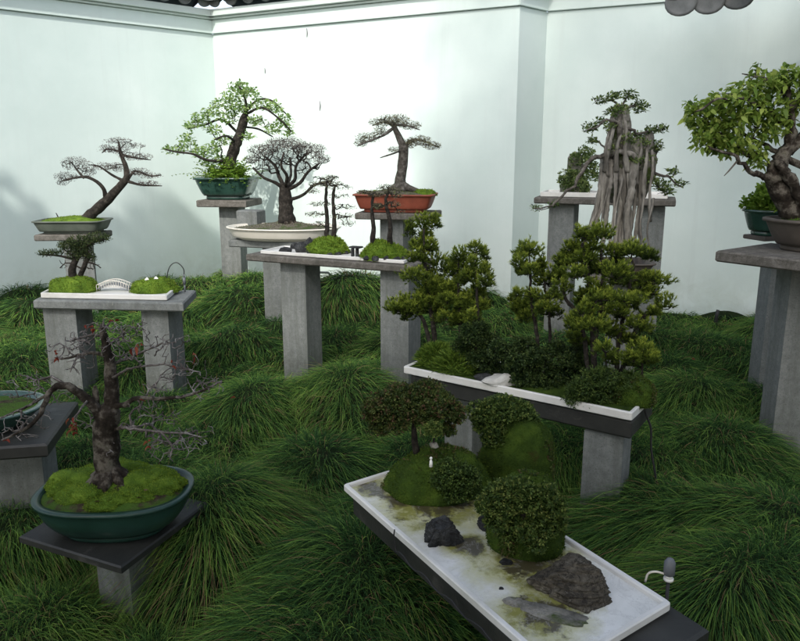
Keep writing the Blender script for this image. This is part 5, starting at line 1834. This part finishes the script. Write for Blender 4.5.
for pts, r0, r1 in (([(788, 152), (792, 130), (790, 108), (788, 88)], 5.2, 2.4), ([(774, 178), (760, 176, -.06), (748, 170, -.1), (738, 160, -.12), (722, 152, -.12), (708, 146, -.1)], 3., 1.),
                    ([(788, 160), (768, 146, .05), (748, 138, .1), (726, 128, .12), (705, 124, .1)], 2.6, .9), ([(790, 128), (772, 112), (750, 102, -.05), (720, 100, -.08), (695, 112, -.1)], 2.4, .8),
                    ([(790, 104), (778, 88, .1), (760, 78, .12), (742, 74, .1)], 2., .7), ([(788, 150), (810, 130), (830, 110), (850, 105)], 5, 1.5), ([(792, 110), (805, 90), (822, 76)], 3., 1.), ([(812, 170), (840, 150), (860, 140)], 3., 1.),
                    ([(738, 160, -.12), (730, 168, -.14), (724, 176, -.14)], 1., .5)):
    sk.limb(px.pts(pts), r0 * px.s, r1 * px.s, .025, .004)
lc = [(700, 120, 14, 13), (712, 108, 15, 12), (728, 100, 16, 11), (745, 92, 16, 11), (762, 84, 16, 10), (780, 80, 16, 11), (795, 76, 14, 10), (705, 138, 12, 12), (718, 132, 14, 12), (735, 120, 16, 12), (752, 112, 16, 12),
      (770, 105, 16, 12), (735, 142, 13, 10), (750, 148, 14, 9), (722, 150, 12, 7), (765, 130, 14, 11), (692, 108, 9, 8), (780, 122, 12, 10), (800, 100, 14, 12), (758, 160, 10, 7), (756, 68, 4, 6), (815, 88, 18, 14), (835, 108, 18, 16), (850, 130, 14, 14), (715, 142, 12, 10), (820, 125, 14, 12)]
sk.grow(cloud(px, lc, 170, 1.4), .035, .3, .35, .05)
bark_part(sk, M_BARK_M, tL, .4)
mb = MB()
q = cloud(px, lc, 3300, 1.4)
d = sph_dirs(len(q), -.8); d[:, 2] -= .25
leaves6(mb, q, d, RNG.uniform(.022, .050, len(q)), .022, RNG.random(len(q)), None, .12, .25)
mb.build('foliage', M_BIGLEAF, tL)

# ================================================================== small garden hardware
p = at_y(312, 284, 6.9)
mb = MB()
tube(mb, catmull([p + [-.14, 0, .10], p + [.10, 0, .11], p + [.17, 0, .09], p + [.17, 0, -.04], p + [.16, 0, -.10], p + [.0, 0, -.10], p + [-.14, 0, -.09]], 40), .011, 8)
tube(mb, [p + [.1, 0, -.1], p + [.1, 0, -.3]], .011, 8)
tag(mb.build('pipe_bracket', M_METAL), 'bent grey pipe loop seen under the long middle bench', 'pipe')
p = at_y(716, 318, 6.6)
mb = MB(); tube(mb, [p + [0, 0, -.2], p + [.004, 0, .02], p + [.012, 0, .075]], [.02, .018, .016], 8)
tag(mb.build('garden_peg', M_BLACK), 'short black peg in the grass at the foot of the right wall', 'peg')
rng2 = np.random.default_rng(3)
for (u, v, lab) in ((112, 573, None), (690, 376, None), (764, 378, None), (238, 437, None)):
    p = at_z(u, v, .1)
    p[2] = float(ground_h(np.array(p[0]), np.array(p[1]))) + .09
    mb = MB()
    leaves6(mb, [p], [[rng2.normal(), rng2.normal(), .1]], .032, .02, [.8], None, .3, .2)
    tag(mb.build('fallen_leaf', M_RED), {112: 'dry leaf on the grass below the dark square stand', 690: 'dry leaf on the grass left of the tall right table',
        764: 'dry leaf on the grass right beside the leg of the tall right table', 238: 'dry leaf on the grass right of the maple twigs'}[u], 'leaf', 'fallen leaves on the grass')


# ================================================================== unseen trees outside the frame, placed to shade the court
def shade_tree(label, base, h, crown, n, seed):
    """big broad-leaved tree outside the frame, its crown lobes placed to cast shade"""
    r = np.random.default_rng(seed)
    t0 = thing('unseen_shade_tree', label, 'tree', (*base, -.12), 'tall trees behind the viewer')
    sk = Skel(.012, 2.2)
    b0 = np.array([base[0], base[1], -.2])
    cen = np.mean([c[0] for c in crown], 0)
    sk.limb([b0, b0 + [.1, 0, h * .3], [*(cen[:2] * .5 + b0[:2] * .5), h * .6], cen], .17, .05, .3, .02)
    for c, R in crown:
        sk.grow(c + unit(r.normal(size=(12, 3))) * R * .7, .3, .3, .3)
    bark_part(sk, M_BARK_D, t0, .15)
    mb = MB()
    for c, R in crown:
        q = c + unit(r.normal(size=(n, 3))) * (r.random((n, 1)) ** (1 / 3)) * R
        leaves6(mb, q, sph_dirs(n), r.uniform(.14, .26, n), .12, r.random(n))
    mb.build('crown', M_SMALLLEAF, t0)


SUN_EL, SUN_AZ = math.radians(42), math.radians(195)   # azimuth the light comes from, clockwise from +Y
sd = np.array([math.sin(SUN_AZ) * math.cos(SUN_EL), math.cos(SUN_AZ) * math.cos(SUN_EL), math.sin(SUN_EL)])


def lobes(spots, y):  # crown lobes traced back along the sun from the spots they shade
    out = []
    for x, yy, z, R in spots:
        P = np.array([x, yy, z])
        out.append((P + sd * ((y - yy) / sd[1]), np.array([R, R, R * .85])))
    return out


shade_tree('unseen leafy tree added far behind the viewer to thinly shade the rear grass', (-3., -11.0), 9,
           lobes([(-1.2, 5.6, .3, 1.1), (.4, 5.4, .3, 1.3), (-.9, 6.9, .4, 1.0), (.9, 6.6, .5, 1.2), (1.8, 5.2, .4, 1.4)], -11), 110, 1)
shade_tree('unseen dense tree added far behind the viewer to shade the near grass', (-1.5, -12.0), 9,
           lobes([(2.3, 3.9, .3, 1.4), (2.0, 2.8, .4, 1.3), (-1.4, 2.6, .3, 1.3), (.3, 2.2, .4, 1.4), (1.2, 1.6, .4, 1.3), (-1., 1.6, .4, 1.2)], -12), 700, 5)
shade_tree('unseen loose tree added far behind the viewer to shade the middle grass', (-.5, -12.5), 9,
           lobes([(-2.2, 4.0, .2, 1.2), (-.8, 3.8, .3, 1.3), (.6, 3.7, .4, 1.4), (1.2, 4.4, .4, 1.2)], -12.5), 260, 6)
shade_tree('broad leafy tree far behind the viewer on the right, shading the right wall', (3.0, -11.5), 9,
           lobes([(1.5, 7.6, 2.0, 1.5), (2.9, 7.0, 2.6, 1.6), (2.0, 7.2, .6, 1.5), (.9, 7.5, .4, 1.2), (3.6, 6.6, 1.2, 1.6), (3.0, 5.0, .8, 1.5)], -11.5), 900, 2)
shade_tree('thin crowned tree at the left side of the court, dappling the left wall', (-6.2, 2.6), 4,
           lobes([(-3.9, 7.45, .5, .55), (-4.2, 7.2, 1.0, .5), (-3.5, 7.8, .1, .5), (-2.9, 8.4, .25, .42), (-2.5, 8.8, .5, .35), (-4.4, 7.0, .2, .6)], 3.0), 170, 3)

# ================================================================== camera, light
cam = bpy.data.cameras.new('camera')
cam.sensor_fit = 'HORIZONTAL'
cam.sensor_width = 36
cam.lens = F_PX / 800 * 36
cam.clip_start = .05
cam.clip_end = 500
co = bpy.data.objects.new('camera', cam)
co.location = (0, 0, CAM_H)
co.rotation_euler = (math.pi / 2 - PITCH, 0, 0)
COL.objects.link(co)
scene.camera = co

W = bpy.data.worlds.new('World')
scene.world = W
W.use_nodes = True
nt = W.node_tree
bg = nt.nodes['Background']
sky = nt.nodes.new('ShaderNodeTexSky')
sky.sky_type = 'NISHITA'
sky.sun_disc = False
sky.sun_elevation = SUN_EL
sky.sun_rotation = SUN_AZ
sky.dust_density = 2.5
sky.air_density = 1.0
hs_ = nt.nodes.new('ShaderNodeHueSaturation')
hs_.inputs['Saturation'].default_value = .6
L_(nt, sky.outputs[0], hs_.inputs['Color'])
L_(nt, hs_.outputs[0], bg.inputs['Color'])
bg.inputs['Strength'].default_value = .15

sl = bpy.data.lights.new('sun', 'SUN')
sl.energy = 2.0
sl.angle = math.radians(1.0)
sl.color = (1., .95, .88)
so = bpy.data.objects.new('sun', sl)
from mathutils import Vector
so.rotation_euler = Vector(sd).to_track_quat('Z', 'Y').to_euler()
so.location = (0, -4, 8)
COL.objects.link(so)

vs = scene.view_settings
vs.view_transform = 'Standard'
vs.look = 'None'
vs.exposure = 1.0
vs.gamma = 1.0
vs.use_curve_mapping = False
